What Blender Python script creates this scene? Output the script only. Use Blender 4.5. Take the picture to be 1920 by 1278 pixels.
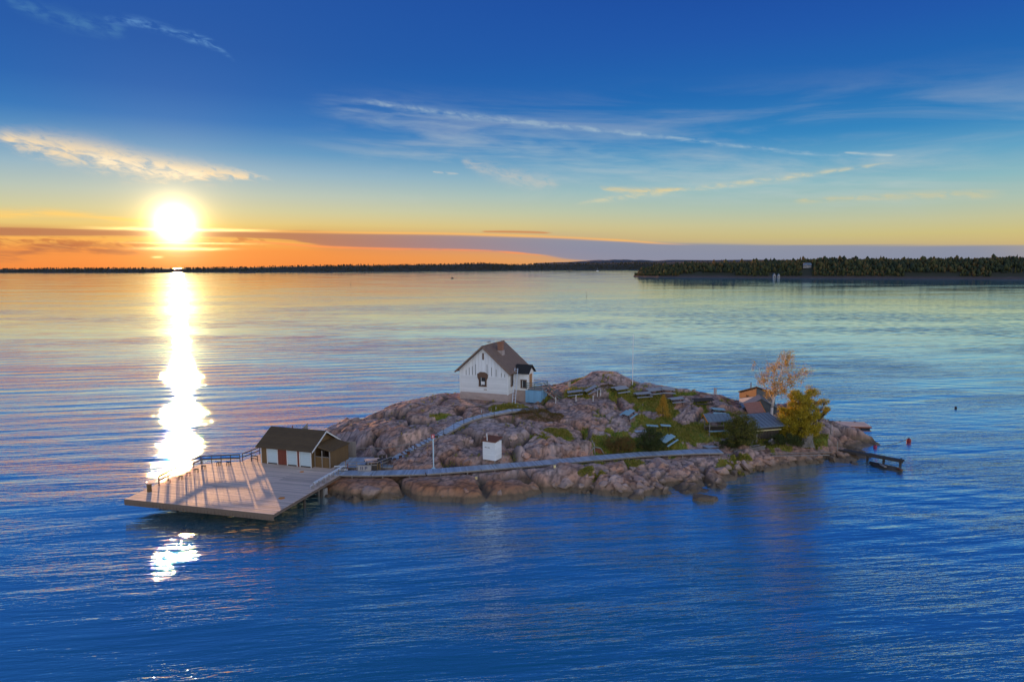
import bpy, bmesh, math, random
import numpy as np
from mathutils import Vector, Matrix
random.seed(7); rng = np.random.default_rng(11)
R = math.radians
scene = bpy.context.scene
for o in list(bpy.data.objects): bpy.data.objects.remove(o)
COL = scene.collection

# ------------------------------------------------------------------ camera
CAM_H = 26.0; PITCH = R(6.24); ROLL = R(0.3); FPX = 1280.0
_f = np.array([0, math.cos(PITCH), -math.sin(PITCH)])
_r = np.array([1.0, 0, 0]); _u = np.array([0, math.sin(PITCH), math.cos(PITCH)])
RIGHT = math.cos(ROLL)*_r - math.sin(ROLL)*_u
UP = math.cos(ROLL)*_u + math.sin(ROLL)*_r
cam_d = bpy.data.cameras.new('camera'); cam_d.sensor_width = 36; cam_d.lens = 36*FPX/1920
cam_d.clip_start = 0.5; cam_d.clip_end = 60000
cam = bpy.data.objects.new('camera', cam_d); COL.objects.link(cam)
M = Matrix(((RIGHT[0], UP[0], -_f[0], 0), (RIGHT[1], UP[1], -_f[1], 0), (RIGHT[2], UP[2], -_f[2], CAM_H), (0, 0, 0, 1)))
cam.matrix_world = M
scene.camera = cam

def ray(px, py):
    d = _f*FPX + RIGHT*(px-960) + UP*(639-py); return d/np.linalg.norm(d)
def at(px, py, z):                       # the point of the horizontal plane z seen at a pixel of the photograph
    d = ray(px, py); return np.array([0, 0, CAM_H]) + d*((z-CAM_H)/d[2])
def azel(px, py):
    d = ray(px, py); return math.degrees(math.atan2(d[0], d[1])), math.degrees(math.asin(d[2]))
def proj(p):
    d = np.asarray(p, float)-np.array([0, 0, CAM_H]); z = d@_f; return 960+FPX*(d@RIGHT)/z, 639-FPX*(d@UP)/z
def s2l(c):
    return tuple((v/255/12.92 if v/255 <= 0.04045 else ((v/255+0.055)/1.055)**2.4) for v in c)

# ------------------------------------------------------------------ view, sun, sky
scene.view_settings.view_transform = 'Standard'; scene.view_settings.look = 'None'
scene.view_settings.exposure = 0; scene.view_settings.gamma = 1; scene.view_settings.use_curve_mapping = False
scene.render.engine = 'CYCLES'
scene.cycles.max_bounces = 6; scene.cycles.diffuse_bounces = 3; scene.cycles.glossy_bounces = 3
scene.cycles.transparent_max_bounces = 8; scene.cycles.sample_clamp_indirect = 4.0
scene.cycles.use_denoising = True
SUN_AZ, SUN_EL = azel(328, 420)
sun_dir = Vector((math.sin(R(SUN_AZ))*math.cos(R(SUN_EL)), math.cos(R(SUN_AZ))*math.cos(R(SUN_EL)), math.sin(R(SUN_EL))))
sl = bpy.data.lights.new('sun', 'SUN'); sl.energy = 4.0; sl.angle = R(0.6); sl.color = (1.0, 0.50, 0.20)
so = bpy.data.objects.new('sun', sl); COL.objects.link(so)
so.rotation_euler = sun_dir.to_track_quat('Z', 'Y').to_euler()

class G:                                 # short form for shader node graphs
    def __init__(s, nt): s.nt = nt
    def node(s, t, **k):
        n = s.nt.nodes.new(t)
        for a, b in k.items(): setattr(n, a, b)
        return n
    def put(s, sock, v):
        if isinstance(v, (int, float)): sock.default_value = v
        elif isinstance(v, (tuple, list)):
            sock.default_value = tuple(v) + ((1.0,) if len(v) == 3 and len(sock.default_value) == 4 else ())
        else: s.nt.links.new(v, sock)
    def m(s, op, a, b=None, c=None, clamp=False):
        n = s.node('ShaderNodeMath', operation=op, use_clamp=clamp); s.put(n.inputs[0], a)
        if b is not None: s.put(n.inputs[1], b)
        if c is not None: s.put(n.inputs[2], c)
        return n.outputs[0]
    def add(s, a, b): return s.m('ADD', a, b)
    def sub(s, a, b): return s.m('SUBTRACT', a, b)
    def mul(s, a, b): return s.m('MULTIPLY', a, b)
    def vm(s, op, a, b=None, sc=None):
        n = s.node('ShaderNodeVectorMath', operation=op); s.put(n.inputs[0], a)
        if b is not None: s.put(n.inputs[1], b)
        if sc is not None: s.put(n.inputs['Scale'], sc)
        return n.outputs['Value'] if op in ('DOT_PRODUCT', 'LENGTH') else n.outputs[0]
    def ss(s, v, a, b, lo=0.0, hi=1.0, interp='SMOOTHSTEP'):
        n = s.node('ShaderNodeMapRange', interpolation_type=interp); s.put(n.inputs[0], v)
        for i, q in zip((1, 2, 3, 4), (a, b, lo, hi)): s.put(n.inputs[i], q)
        return n.outputs[0]
    def ramp(s, v, pts, interp='LINEAR'):
        n = s.node('ShaderNodeValToRGB'); cr = n.color_ramp; cr.interpolation = interp
        while len(cr.elements) < len(pts): cr.elements.new(0.5)
        for e, (p, c) in zip(cr.elements, pts): e.position = p; e.color = tuple(c) + (1,)
        s.put(n.inputs[0], v); return n.outputs[0]
    def mix(s, t, a, b, mode='MIX'):
        n = s.node('ShaderNodeMix', data_type='RGBA', blend_type=mode); s.put(n.inputs[0], t)
        s.put(n.inputs[6], a); s.put(n.inputs[7], b); return n.outputs[2]
    def comb(s, x, y, z):
        n = s.node('ShaderNodeCombineXYZ')
        for i, q in enumerate((x, y, z)): s.put(n.inputs[i], q)
        return n.outputs[0]
    def noise(s, v, scale, detail=3, rough=0.5, dist=0.0, col=False):
        n = s.node('ShaderNodeTexNoise'); s.put(n.inputs['Vector'], v); s.put(n.inputs['Scale'], scale)
        n.inputs['Detail'].default_value = detail; n.inputs['Roughness'].default_value = rough
        n.inputs['Distortion'].default_value = dist
        return n.outputs['Color' if col else 'Fac']
    def curve(s, v, pts, x0, x1, y0, y1):   # piecewise curve through (x, y)
        t = s.ss(v, x0, x1, interp='LINEAR')
        n = s.node('ShaderNodeFloatCurve'); cm = n.mapping.curves[0]
        q = [((x-x0)/(x1-x0), (y-y0)/(y1-y0)) for x, y in pts]
        while len(cm.points) < len(q): cm.points.new(0.5, 0.5)
        for p, (x, y) in zip(cm.points, q): p.location = (x, y); p.handle_type = 'AUTO'
        n.mapping.update(); s.put(n.inputs['Value'], t)
        return s.add(s.mul(n.outputs[0], y1-y0), y0)

world = bpy.data.worlds.new('World'); scene.world = world; world.use_nodes = True
wt = world.node_tree; wt.nodes.clear(); g = G(wt)
tc = g.node('ShaderNodeTexCoord'); D = g.vm('NORMALIZE', tc.outputs['Generated'])
sx = g.node('ShaderNodeSeparateXYZ'); g.put(sx.inputs[0], D)
X, Y, Z = sx.outputs
el = g.mul(g.m('ARCSINE', g.m('MAXIMUM', g.m('MINIMUM', Z, 1.0), -1.0)), 57.2958)
az = g.mul(g.m('ARCTAN2', X, Y), 57.2958)
elp = g.m('MAXIMUM', el, 0.0)
t = g.m('SQRT', g.mul(elp, 1/90))
def pts(lst): return [(math.sqrt(e/90), s2l(c)) for e, c in lst]
near = g.ramp(t, pts([(0, (240, 130, 62)), (1.3, (242, 146, 70)), (2.2, (238, 176, 86)), (3.2, (228, 198, 120)), (4.3, (208, 202, 156)),
    (5.6, (184, 196, 182)), (7.2, (148, 180, 196)), (8.8, (96, 152, 194)), (10.8, (46, 118, 186)), (13, (32, 100, 176)), (16, (30, 90, 168)), (20, (30, 84, 164)), (28, (30, 78, 156)), (90, (28, 66, 134))]))
side = g.ramp(t, pts([(0, (206, 170, 120)), (1.3, (214, 184, 112)), (2.2, (206, 192, 128)), (3.2, (194, 194, 154)), (4.4, (172, 192, 176)),
    (6.0, (140, 184, 192)), (7.8, (98, 162, 196)), (9.8, (52, 132, 190)), (13, (34, 106, 178)), (17, (32, 88, 170)), (20, (28, 78, 162)), (28, (28, 74, 154)), (90, (28, 66, 134))]))
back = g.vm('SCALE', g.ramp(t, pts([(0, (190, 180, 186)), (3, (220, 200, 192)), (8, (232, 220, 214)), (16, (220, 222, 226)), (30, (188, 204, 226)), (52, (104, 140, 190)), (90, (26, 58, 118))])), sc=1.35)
saz = g.vm('DOT_PRODUCT', g.vm('NORMALIZE', g.comb(X, Y, 0.0)), (math.sin(R(SUN_AZ)), math.cos(R(SUN_AZ)), 0.0))
daz = g.mul(g.m('ARCCOSINE', g.m('MINIMUM', g.m('MAXIMUM', saz, -1.0), 1.0)), 57.2958)
sky = g.mix(g.ss(daz, 4, 52), near, side)
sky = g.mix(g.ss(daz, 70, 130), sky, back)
nzv = g.comb(g.mul(az, 0.12), g.mul(el, 0.55), 0.0)
wn = g.noise(nzv, 1.6, 4, 0.55)
# thin veil low in the sky
veil = g.mul(g.ss(g.noise(g.comb(g.mul(az, 0.035), g.add(g.mul(el, 0.28), g.mul(az, 0.012)), 3.1), 1.5, 6, 0.6, 0.6), 0.42, 0.75),
             g.mul(g.ss(el, 3.5, 6.5), g.ss(el, 15, 8)))
veil = g.mul(veil, g.mul(g.mul(0.36, g.ss(daz, 75, 55)), g.ss(az, -20, -6)))
sky = g.mix(veil, sky, s2l((214, 212, 200)))

FIELD = [g.noise(g.comb(g.mul(az, .10), g.mul(el, 1.1), 1.0), 1.0, 4, .6, .5), g.noise(g.comb(g.mul(az, .32), g.add(g.mul(el, 2.4), g.mul(az, .12)), 5.0), 1.0, 3, .55, .4),
         g.noise(g.comb(g.mul(az, .85), g.add(g.mul(el, 2.3), g.mul(az, .3)), 9.0), 1.0, 4, .55, .6), g.noise(g.comb(g.mul(az, .07), g.mul(el, 4.5), 13.0), 1.0, 3, .55, .3)]
def cloud(pxs, th, strength, colr, streak=(0.5, 3.0), warp=0.4, seed=0.0, lo=0.35, hi=0.65, sharp=False):
    """pxs: photo pixels of the centre line -> azimuth/elevation; th: half thickness in degrees along it."""
    global sky
    ae = [azel(*p) for p in pxs]; a0, a1 = ae[0][0], ae[-1][0]
    e0 = min(e for _, e in ae)-0.5; e1 = max(e for _, e in ae)+0.5
    c = g.curve(az, ae, a0, a1, e0, e1)
    tk = g.curve(az, [(a, h) for (a, _), h in zip(ae, th)], a0, a1, 0.0, max(th)*1.3)
    fi = 3 if streak[0] < .09 else 0 if streak[0] < .18 else 1 if streak[0] < .6 else 2
    n1 = FIELD[fi]
    d = g.m('DIVIDE', g.add(g.sub(el, c), g.mul(g.sub(n1, 0.5), warp)), g.m('MAXIMUM', tk, 0.01))
    prof = g.m('EXPONENT', g.mul(g.mul(d, d), -1.0)) if not sharp else g.ss(g.m('ABSOLUTE', d), 1.15, 0.85)
    n2 = FIELD[{3: 1, 0: 1, 1: 2, 2: 2}[fi]]
    tex = g.ss(n2, lo, hi, 0.0, 1.0)
    w = (a1-a0)
    ends = g.mul(g.ss(az, a0, a0+0.08*w), g.ss(az, a1, a1-0.15*w))
    mk = g.mul(g.mul(g.mul(prof, tex), ends), strength)
    sky = g.mix(mk, sky, colr if not isinstance(colr, tuple) else s2l(colr))
    return mk
# broad faint wisps across the middle, the two crossing streaks, the small high one and the feather on the left
cloud([(560, 190), (800, 232), (1100, 300), (1500, 350), (1900, 360)], [.5, 1.3, 2.0, 1.6, 1.2], .22, (190, 205, 205), (.10, 1.0), 1.4, 1.0, .3, .75)
cloud([(640, 185), (860, 215), (1010, 232), (1250, 258), (1480, 284), (1690, 302)], [.18, .25, .22, .14, .12, .05], .6, (176, 198, 208), (.22, 2.2), .5, 2.0, .25, .78)
cloud([(1070, 384), (1180, 368), (1320, 352), (1450, 336), (1580, 318), (1710, 300)], [.10, .2, .2, .22, .12, .05], .62, (226, 212, 168), (.3, 2.6), .4, 3.0, .25, .76)
cloud([(1120, 350), (1200, 358), (1290, 352)], [.1, .22, .08], .7, (228, 206, 150), (.4, 3.0), .3, 5.0, .2, .6)
cloud([(1580, 286), (1650, 290), (1700, 293)], [.05, .1, .04], .5, (205, 212, 205), (.4, 3.0), .15, 6.0, .3, .6)
cloud([(1480, 378), (1680, 368), (1900, 364)], [.15, .25, .3], .5, (215, 200, 150), (.3, 2.6), .4, 7.0, .25, .65)
cloud([(860, 300), (960, 330), (1060, 348)], [.15, .6, .2], .4, (220, 205, 185), (.3, 2.0), .6, 8.0, .25, .65)
cloud([(810, 322), (835, 325), (862, 326)], [.04, .09, .03], .6, (235, 218, 195), (.8, 3.0), .14, 9.0, .3, .6)
cloud([(190, 36), (270, 44), (340, 66), (385, 78), (415, 95), (445, 116)], [.1, .28, .22, .28, .16, .12], .55, (110, 165, 215), (.45, 2.0), .6, 10.0, .36, .66)
cloud([(0, -10), (60, 18), (160, 45), (250, 62)], [.2, .4, .5, .2], .35, (90, 150, 190), (.4, 1.5), .6, 11.0, .3, .7)
cloud([(-30, 250), (40, 262), (110, 275), (190, 290), (270, 308), (350, 319), (430, 325), (520, 338)], [.3, .55, .75, .85, .75, .6, .35, .08], .92, (250, 222, 178), (.75, 1.6), 1.5, 12.0, .18, .66)
cloud([(150, 288), (200, 300), (260, 312), (330, 322), (400, 326)], [.1, .35, .45, .35, .1], .85, (255, 238, 205), (.9, 2.0), .9, 13.0, .3, .7)
# low cloud bank above the horizon and the lit streaks along its edges
bank_c = [(-400, 426), (0, 434), (250, 436), (500, 439), (640, 450), (960, 458), (1100, 468), (1280, 478), (1920, 480), (2300, 480)]
bank_t = [.35, .30, .22, .30, .60, .66, .90, .92, .72, .7]
bcol = g.mix(g.ss(az, azel(420, 440)[0], azel(1150, 470)[0]), s2l((178, 112, 84)), s2l((124, 138, 168)))
cloud(bank_c, [b*1.35 for b in bank_t], .5, bcol, (.05, 3.0), .35, 14.0, .0, .3)
cloud(bank_c, bank_t, .78, bcol, (.06, 4.0), .25, 14.0, .0, .3, True)
cloud([(-400, 470), (0, 478), (120, 462), (240, 470), (420, 484)], [.4, .35, .4, .35, .1], .8, (170, 104, 76), (.12, 2.5), .9, 15.0, .34, .62)
cloud([(-400, 458), (60, 452), (260, 462), (420, 452), (560, 458)], [.5, .5, .45, .35, .1], .75, (186, 104, 66), (.40, 3.0), .9, 15.0, .42, .62)
cloud([(-400, 448), (0, 446), (200, 449), (420, 452), (620, 459)], [.08, .10, .10, .08, .04], .8, (255, 178, 86), (.12, 3.0), .3, 15.5, .25, .55)
cloud([(-400, 395), (0, 402), (100, 400), (250, 414), (480, 428)], [.5, .3, .25, .15, .05], .8, (255, 206, 110), (.12, 4.0), .4, 16.0, .25, .55)
cloud([(380, 430), (640, 436), (900, 440), (1150, 450), (1250, 457), (1330, 461)], [.08, .10, .12, .10, .06, .03], .7, (255, 186, 96), (.08, 5.0), .15, 17.0, .0, .35)
cloud([(420, 447), (640, 464), (840, 468), (960, 473), (1060, 486)], [.06, .09, .10, .08, .04], .85, (255, 150, 86), (.15, 6.0), .2, 18.0, .2, .5)
cloud([(900, 434), (980, 435), (1040, 437)], [.05, .09, .04], .9, (205, 130, 84), (.3, 4.0), .05, 19.0, .0, .3)
# the sun, its glow and the streaks of cloud it shines through
cg = g.vm('DOT_PRODUCT', D, tuple(sun_dir))
gam = g.mul(g.m('ARCCOSINE', g.m('MINIMUM', cg, 0.999999)), 57.2958)
core = g.mul(g.m('EXPONENT', g.mul(gam, -1/0.52)), 24.0)
halo = g.mul(g.m('EXPONENT', g.mul(gam, -1/1.7)), 0.85)
wide = g.mul(g.m('EXPONENT', g.mul(gam, -1/4.5)), 0.09)
def sc(c, f): return g.vm('SCALE', c, sc=f)
glow = g.vm('ADD', sc((1.0, .82, .42), core), g.vm('ADD', sc((1.0, .60, .14), halo), sc((1.0, .62, .30), wide)))
def streak(px0, px1, y, th, st):
    a0, e = azel(px0, y); a1 = azel(px1, y)[0]; am = (a0+a1)/2; hw = (a1-a0)/2
    n = g.noise(g.comb(g.mul(az, .5), g.mul(el, 5.0), y*0.1), 1.0, 4, 0.6)
    dx = g.m('DIVIDE', g.sub(az, am), hw); dy = g.m('DIVIDE', g.add(g.sub(el, e), g.mul(g.sub(n, .5), .18)), th)
    return g.mul(g.m('EXPONENT', g.mul(g.add(g.m('POWER', g.m('ABSOLUTE', dx), 3.0), g.mul(dy, dy)), -1.0)), st)
sacc = g.add(g.add(streak(205, 475, 428, .11, 1.3), streak(265, 420, 466, .10, 1.2)), g.add(streak(285, 305, 482, .07, .7), streak(255, 460, 455, .06, .8)))
glow = g.vm('ADD', glow, sc((1.0, .80, .34), sacc))
sky = g.vm('ADD', sky, glow)
nish = g.node('ShaderNodeTexSky', sky_type='NISHITA', sun_disc=False)
nish.sun_elevation = R(SUN_EL); nish.sun_rotation = R(SUN_AZ); nish.altitude = 20
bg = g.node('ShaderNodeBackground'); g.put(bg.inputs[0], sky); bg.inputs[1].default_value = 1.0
bg2 = g.node('ShaderNodeBackground'); g.put(bg2.inputs[0], nish.outputs[0]); bg2.inputs[1].default_value = 0.0012
ad = g.node('ShaderNodeAddShader'); wo = g.node('ShaderNodeOutputWorld')
wt.links.new(bg.outputs[0], ad.inputs[0]); wt.links.new(bg2.outputs[0], ad.inputs[1]); wt.links.new(ad.outputs[0], wo.inputs[0])
world.cycles.sampling_method = 'MANUAL'; world.cycles.sample_map_resolution = 1024

# ------------------------------------------------------------------ materials
def mat(name, build=None, **k):
    m = bpy.data.materials.new(name); m.use_nodes = True; nt = m.node_tree; nt.nodes.clear(); q = G(nt)
    b = q.node('ShaderNodeBsdfPrincipled'); o = q.node('ShaderNodeOutputMaterial'); nt.links.new(b.outputs[0], o.inputs[0])
    tcn = q.node('ShaderNodeTexCoord'); q.P = tcn.outputs['Object']; q.b = b; q.out = o
    q.geo = q.node('ShaderNodeNewGeometry')
    b.inputs['Roughness'].default_value = k.get('rough', .7)
    if build: build(q)
    return m
def bump(q, h, dist, strength=1.0):
    n = q.node('ShaderNodeBump'); n.inputs['Strength'].default_value = strength; n.inputs['Distance'].default_value = dist
    q.put(n.inputs['Height'], h); q.nt.links.new(n.outputs[0], q.b.inputs['Normal'])
def plain(name, c, rough=.7, var=.18, scale=3.0, bmp=.0, stretch=(1, 1, 1), metal=0.0, island=.0):
    def bld(q):
        v = q.vm('MULTIPLY', q.P, stretch)
        n = q.noise(v, scale, 5, .6); n2 = q.noise(v, scale*5, 3, .6)
        f = q.add(q.mul(q.sub(n, .5), 2*var), q.mul(q.sub(n2, .5), var))
        if island: f = q.add(f, q.mul(q.sub(q.geo.outputs['Random Per Island'], .5), island))
        oi = q.node('ShaderNodeObjectInfo'); f = q.add(f, q.mul(q.sub(oi.outputs['Random'], .5), .14))
        q.put(q.b.inputs['Base Color'], q.vm('SCALE', tuple(c), sc=q.add(f, 1.0)))
        q.b.inputs['Metallic'].default_value = metal
        if bmp: bump(q, q.add(n2, n), bmp)
    return mat(name, bld, rough=rough)
def wood(name, c, rough=.75, island=.35, stretch=(.4, 6, 6)):
    return plain(name, c, rough, .22, 2.0, .006, stretch, 0, island)
MT = dict(
    deck=wood('deck boards', (.62, .47, .38), .6, .6), walk=wood('sky-tinted grey boardwalk', (.40, .45, .51), .36, .5, (6, .6, 6)),  # walk: blue of the sky's light put into its grey
    step=wood('pale step wood', (.52, .56, .60), .6, .4), greywood=wood('weathered wood', (.27, .235, .205), .75),
    darkwood=wood('dark tarred wood', (.055, .042, .032), .7), brownwall=wood('brown shed wall', (.165, .098, .038), .8),
    darkroof=plain('dark felt roof', (.105, .066, .030), .85, .25, 1.4, .01), redbrown=plain('red brown door paint', (.20, .05, .028), .6),  # darkroof: brown cast of sun flare put into the felt colour
    white=plain('white paint', (.80, .80, .78), .55, .07, 1.2, .0, (1, 1, 1), 0, .06), palewhite=plain('white wall paint', (.83, .83, .81), .6, .07, .9, .004, (1, 1, 1), 0, .08),
    paleblue=plain('pale blue shutter paint', (.52, .66, .72), .5, .08), trim=plain('brown window trim', (.16, .085, .05), .7),
    glass=plain('dark window glass', (.04, .045, .05), .08, .1), houseroof=plain('brown plank roof', (.21, .135, .095), .75, .7, 1.2, .01, (.6, 3, 3), 0, 1.1),
    porchroof=plain('black felt', (.025, .023, .022), .9), brick=plain('chimney brick', (.30, .13, .07), .85, .3, 6),
    stonefoot=plain('foundation stone', (.46, .36, .32), .9, .28, 1.3, .03), blue=plain('blue painted boards', (.20, .42, .62), .6, .1, 2, .0, (1, 1, 1), 0, .15),
    railgreen=plain('grey green rail paint', (.12, .16, .15), .6), rust=plain('rusty steel', (.20, .07, .03), .8, .3, 8),
    red=plain('red paint', (.62, .03, .025), .4), buoy=plain('red buoy plastic', (.26, .008, .01), .35), pink=plain('pink buoy plastic', (.36, .03, .09), .4),
    pole=plain('pale blue pole paint', (.50, .66, .72), .5), black=plain('black rubber', (.015, .015, .016), .7),
    concrete=plain('concrete', (.36, .33, .31), .9, .2, 2), orange=plain('orange paint', (.70, .24, .015), .6),
    sheet=plain('blue grey sheet roof', (.17, .21, .25), .45, .2, 1.5, .0, (1, 1, 1), 0, .12), pinktile=plain('red tile roof', (.40, .19, .15), .75, .2, 4, .0, (1, 1, 1), 0, .2),
    orangewall=wood('orange wood and sunlit wall', (.42, .20, .075), .7), greywall=plain('grey blue painted wall', (.13, .16, .18), .7, .15, 2, 0, (1, 1, 1), 0, .12),
    fascia=wood('dark weathered fascia', (.17, .115, .08), .8), tabletop=wood('pale grey table boards', (.34, .34, .34), .5, .5, (.5, 5, 5)), salmon=wood('sunlit salmon boards', (.88, .56, .38), .45), teal=plain('turquoise grey skylit boards', (.30, .46, .50), .55, .12, 3, 0, (1, 1, 1), 0, .2),  # salmon and teal carry sunlight and skylight in their colour
    yellow=plain('warm lamp body', (.75, .62, .30), .5), ink=plain('blue ink', (.02, .03, .10), .6),
)

# ------------------------------------------------------------------ objects
def link(name, data, parent=None):
    o = bpy.data.objects.new(name, data); COL.objects.link(o)
    if parent: o.parent = parent
    return o
def tag(o, label=None, cat=None, group=None, kind=None):
    for k, v in (('label', label), ('category', cat), ('group', group), ('kind', kind)):
        if v: o[k] = v
    return o
def thing(name, loc, rz=0.0, label=None, cat=None, group=None, rot=None):
    o = link(name, None); o.empty_display_size = .5; o.location = tuple(float(v) for v in loc)
    o.rotation_euler = rot if rot else (0, 0, rz)
    return tag(o, label, cat, group)
def copy_tree(o, parent=None):
    c = o.copy(); COL.objects.link(c)
    if parent: c.parent = parent
    for ch in list(o.children): copy_tree(ch, c)
    return c
class MB:
    def __init__(s): s.v = []; s.f = []
    def add(s, vs, fs):
        b = len(s.v); s.v += [tuple(map(float, p)) for p in vs]; s.f += [tuple(b+i for i in q) for q in fs]; return s
    def box(s, c, d, rot=None):
        hx, hy, hz = d[0]/2, d[1]/2, d[2]/2
        vs = [Vector((x*hx, y*hy, z*hz)) for x in (-1, 1) for y in (-1, 1) for z in (-1, 1)]
        if rot is not None: vs = [rot @ p for p in vs]
        return s.add([p+Vector(c) for p in vs], [(0, 1, 3, 2), (4, 6, 7, 5), (0, 4, 5, 1), (2, 3, 7, 6), (0, 2, 6, 4), (1, 5, 7, 3)])
    def beam(s, a, b, w, h=None, up=(0, 0, 1)):
        h = h or w; a = Vector(a); b = Vector(b); d = (b-a); L = d.length; d.normalize()
        upv = Vector(up)
        if abs(d.dot(upv)) > .98: upv = Vector((0, 1, 0))
        x = d.cross(upv).normalized(); z = x.cross(d).normalized()
        rot = Matrix((x, d, z)).transposed()
        return s.box((a+b)/2, (w, L, h), rot)
    def tube(s, a, b, r, r2=None, n=8):
        r2 = r if r2 is None else r2; a = Vector(a); b = Vector(b); d = (b-a).normalized()
        x = d.orthogonal().normalized(); y = d.cross(x)
        vs = []
        for p, q in ((a, r), (b, r2)):
            vs += [p+(x*math.cos(i*2*math.pi/n)+y*math.sin(i*2*math.pi/n))*q for i in range(n)]
        return s.add(vs, [(i, (i+1) % n, n+(i+1) % n, n+i) for i in range(n)] + [tuple(range(n))[::-1], tuple(range(n, 2*n))])
    def prism(s, pts, off):              # a polygon (3D points) pushed by an offset vector
        n = len(pts); off = Vector(off); P0 = [Vector(p) for p in pts]
        return s.add(P0+[p+off for p in P0], [tuple(range(n))[::-1], tuple(range(n, 2*n))] + [(i, (i+1) % n, n+(i+1) % n, n+i) for i in range(n)])
    def mesh(s, name):
        me = bpy.data.meshes.new(name); me.from_pydata(s.v, [], s.f); me.update()
        bm = bmesh.new(); bm.from_mesh(me); bmesh.ops.recalc_face_normals(bm, faces=bm.faces); bm.to_mesh(me); bm.free()
        return me
    def build(s, name, m, parent=None, smooth=False, kind=None):
        me = s.mesh(name); me.materials.append(m); o = link(name, me, parent)
        if smooth: me.polygons.foreach_set('use_smooth', [True]*len(me.polygons))
        if kind: o['kind'] = kind
        return o
def inst(name, me, parent, loc, rot=(0, 0, 0), scl=(1, 1, 1)):
    o = link(name, me, parent); o.location = tuple(float(v) for v in loc); o.rotation_euler = rot; o.scale = scl; return o
def npmesh(name, V, F, m=None, attrs=None, smooth=False):
    me = bpy.data.meshes.new(name); V = np.asarray(V, np.float32); F = np.asarray(F, np.int32); k = F.shape[1]
    me.vertices.add(len(V)); me.vertices.foreach_set('co', V.ravel())
    me.loops.add(F.size); me.loops.foreach_set('vertex_index', F.ravel())
    me.polygons.add(len(F)); me.polygons.foreach_set('loop_start', np.arange(0, F.size, k, dtype=np.int32))
    me.polygons.foreach_set('loop_total', np.full(len(F), k, np.int32))
    if smooth: me.polygons.foreach_set('use_smooth', np.ones(len(F), bool))
    me.update(calc_edges=True)
    for an, (dom, arr) in (attrs or {}).items():
        a = me.attributes.new(an, 'FLOAT', dom); a.data.foreach_set('value', np.asarray(arr, np.float32))
    if m: me.materials.append(m)
    return me

# ------------------------------------------------------------------ noise on arrays
def hsh(ix, iy, seed):
    h = (ix.astype(np.int64)*374761393 + iy.astype(np.int64)*668265263 + seed*974634777) & 0x7fffffff
    h = ((h ^ (h >> 13))*1274126177) & 0x7fffffff
    return ((h ^ (h >> 16)) & 0xffffff)/float(0xffffff)
def vnoise(x, y, seed=0):
    ix = np.floor(x); iy = np.floor(y); fx = x-ix; fy = y-iy; fx = fx*fx*(3-2*fx); fy = fy*fy*(3-2*fy)
    a = hsh(ix, iy, seed); b = hsh(ix+1, iy, seed); c = hsh(ix, iy+1, seed); d = hsh(ix+1, iy+1, seed)
    return (a*(1-fx)+b*fx)*(1-fy)+(c*(1-fx)+d*fx)*fy
def fbm(x, y, seed=0, o=4):
    r = 0; a = .5
    for i in range(o): r = r + a*vnoise(x*2**i+i*17.3, y*2**i+i*9.1, seed+i); a *= .5
    return r/(1-.5**o)
def voro(x, y, seed=0, tilt=False):
    ix = np.floor(x); iy = np.floor(y); f1 = np.full(x.shape, 9.); f2 = f1.copy(); idc = np.zeros(x.shape); tl = np.zeros(x.shape)
    for dx in (-1, 0, 1):
        for dy in (-1, 0, 1):
            cx = ix+dx; cy = iy+dy
            px_ = cx+.1+.8*hsh(cx, cy, seed+5); py_ = cy+.1+.8*hsh(cx, cy, seed+6); d = np.hypot(px_-x, py_-y)
            nw = d < f1; f2 = np.where(nw, f1, np.minimum(f2, d)); idc = np.where(nw, hsh(cx, cy, seed+7), idc); f1 = np.where(nw, d, f1)
            if tilt: an = hsh(cx, cy, seed+8)*6.283; tl = np.where(nw, (x-px_)*np.cos(an)+(y-py_)*np.sin(an), tl)
    if tilt: return f1, f2, idc, tl
    return f1, f2, idc
def sstep(a, b, v):
    t_ = np.clip((v-a)/(b-a), 0, 1); return t_*t_*(3-2*t_)
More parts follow.
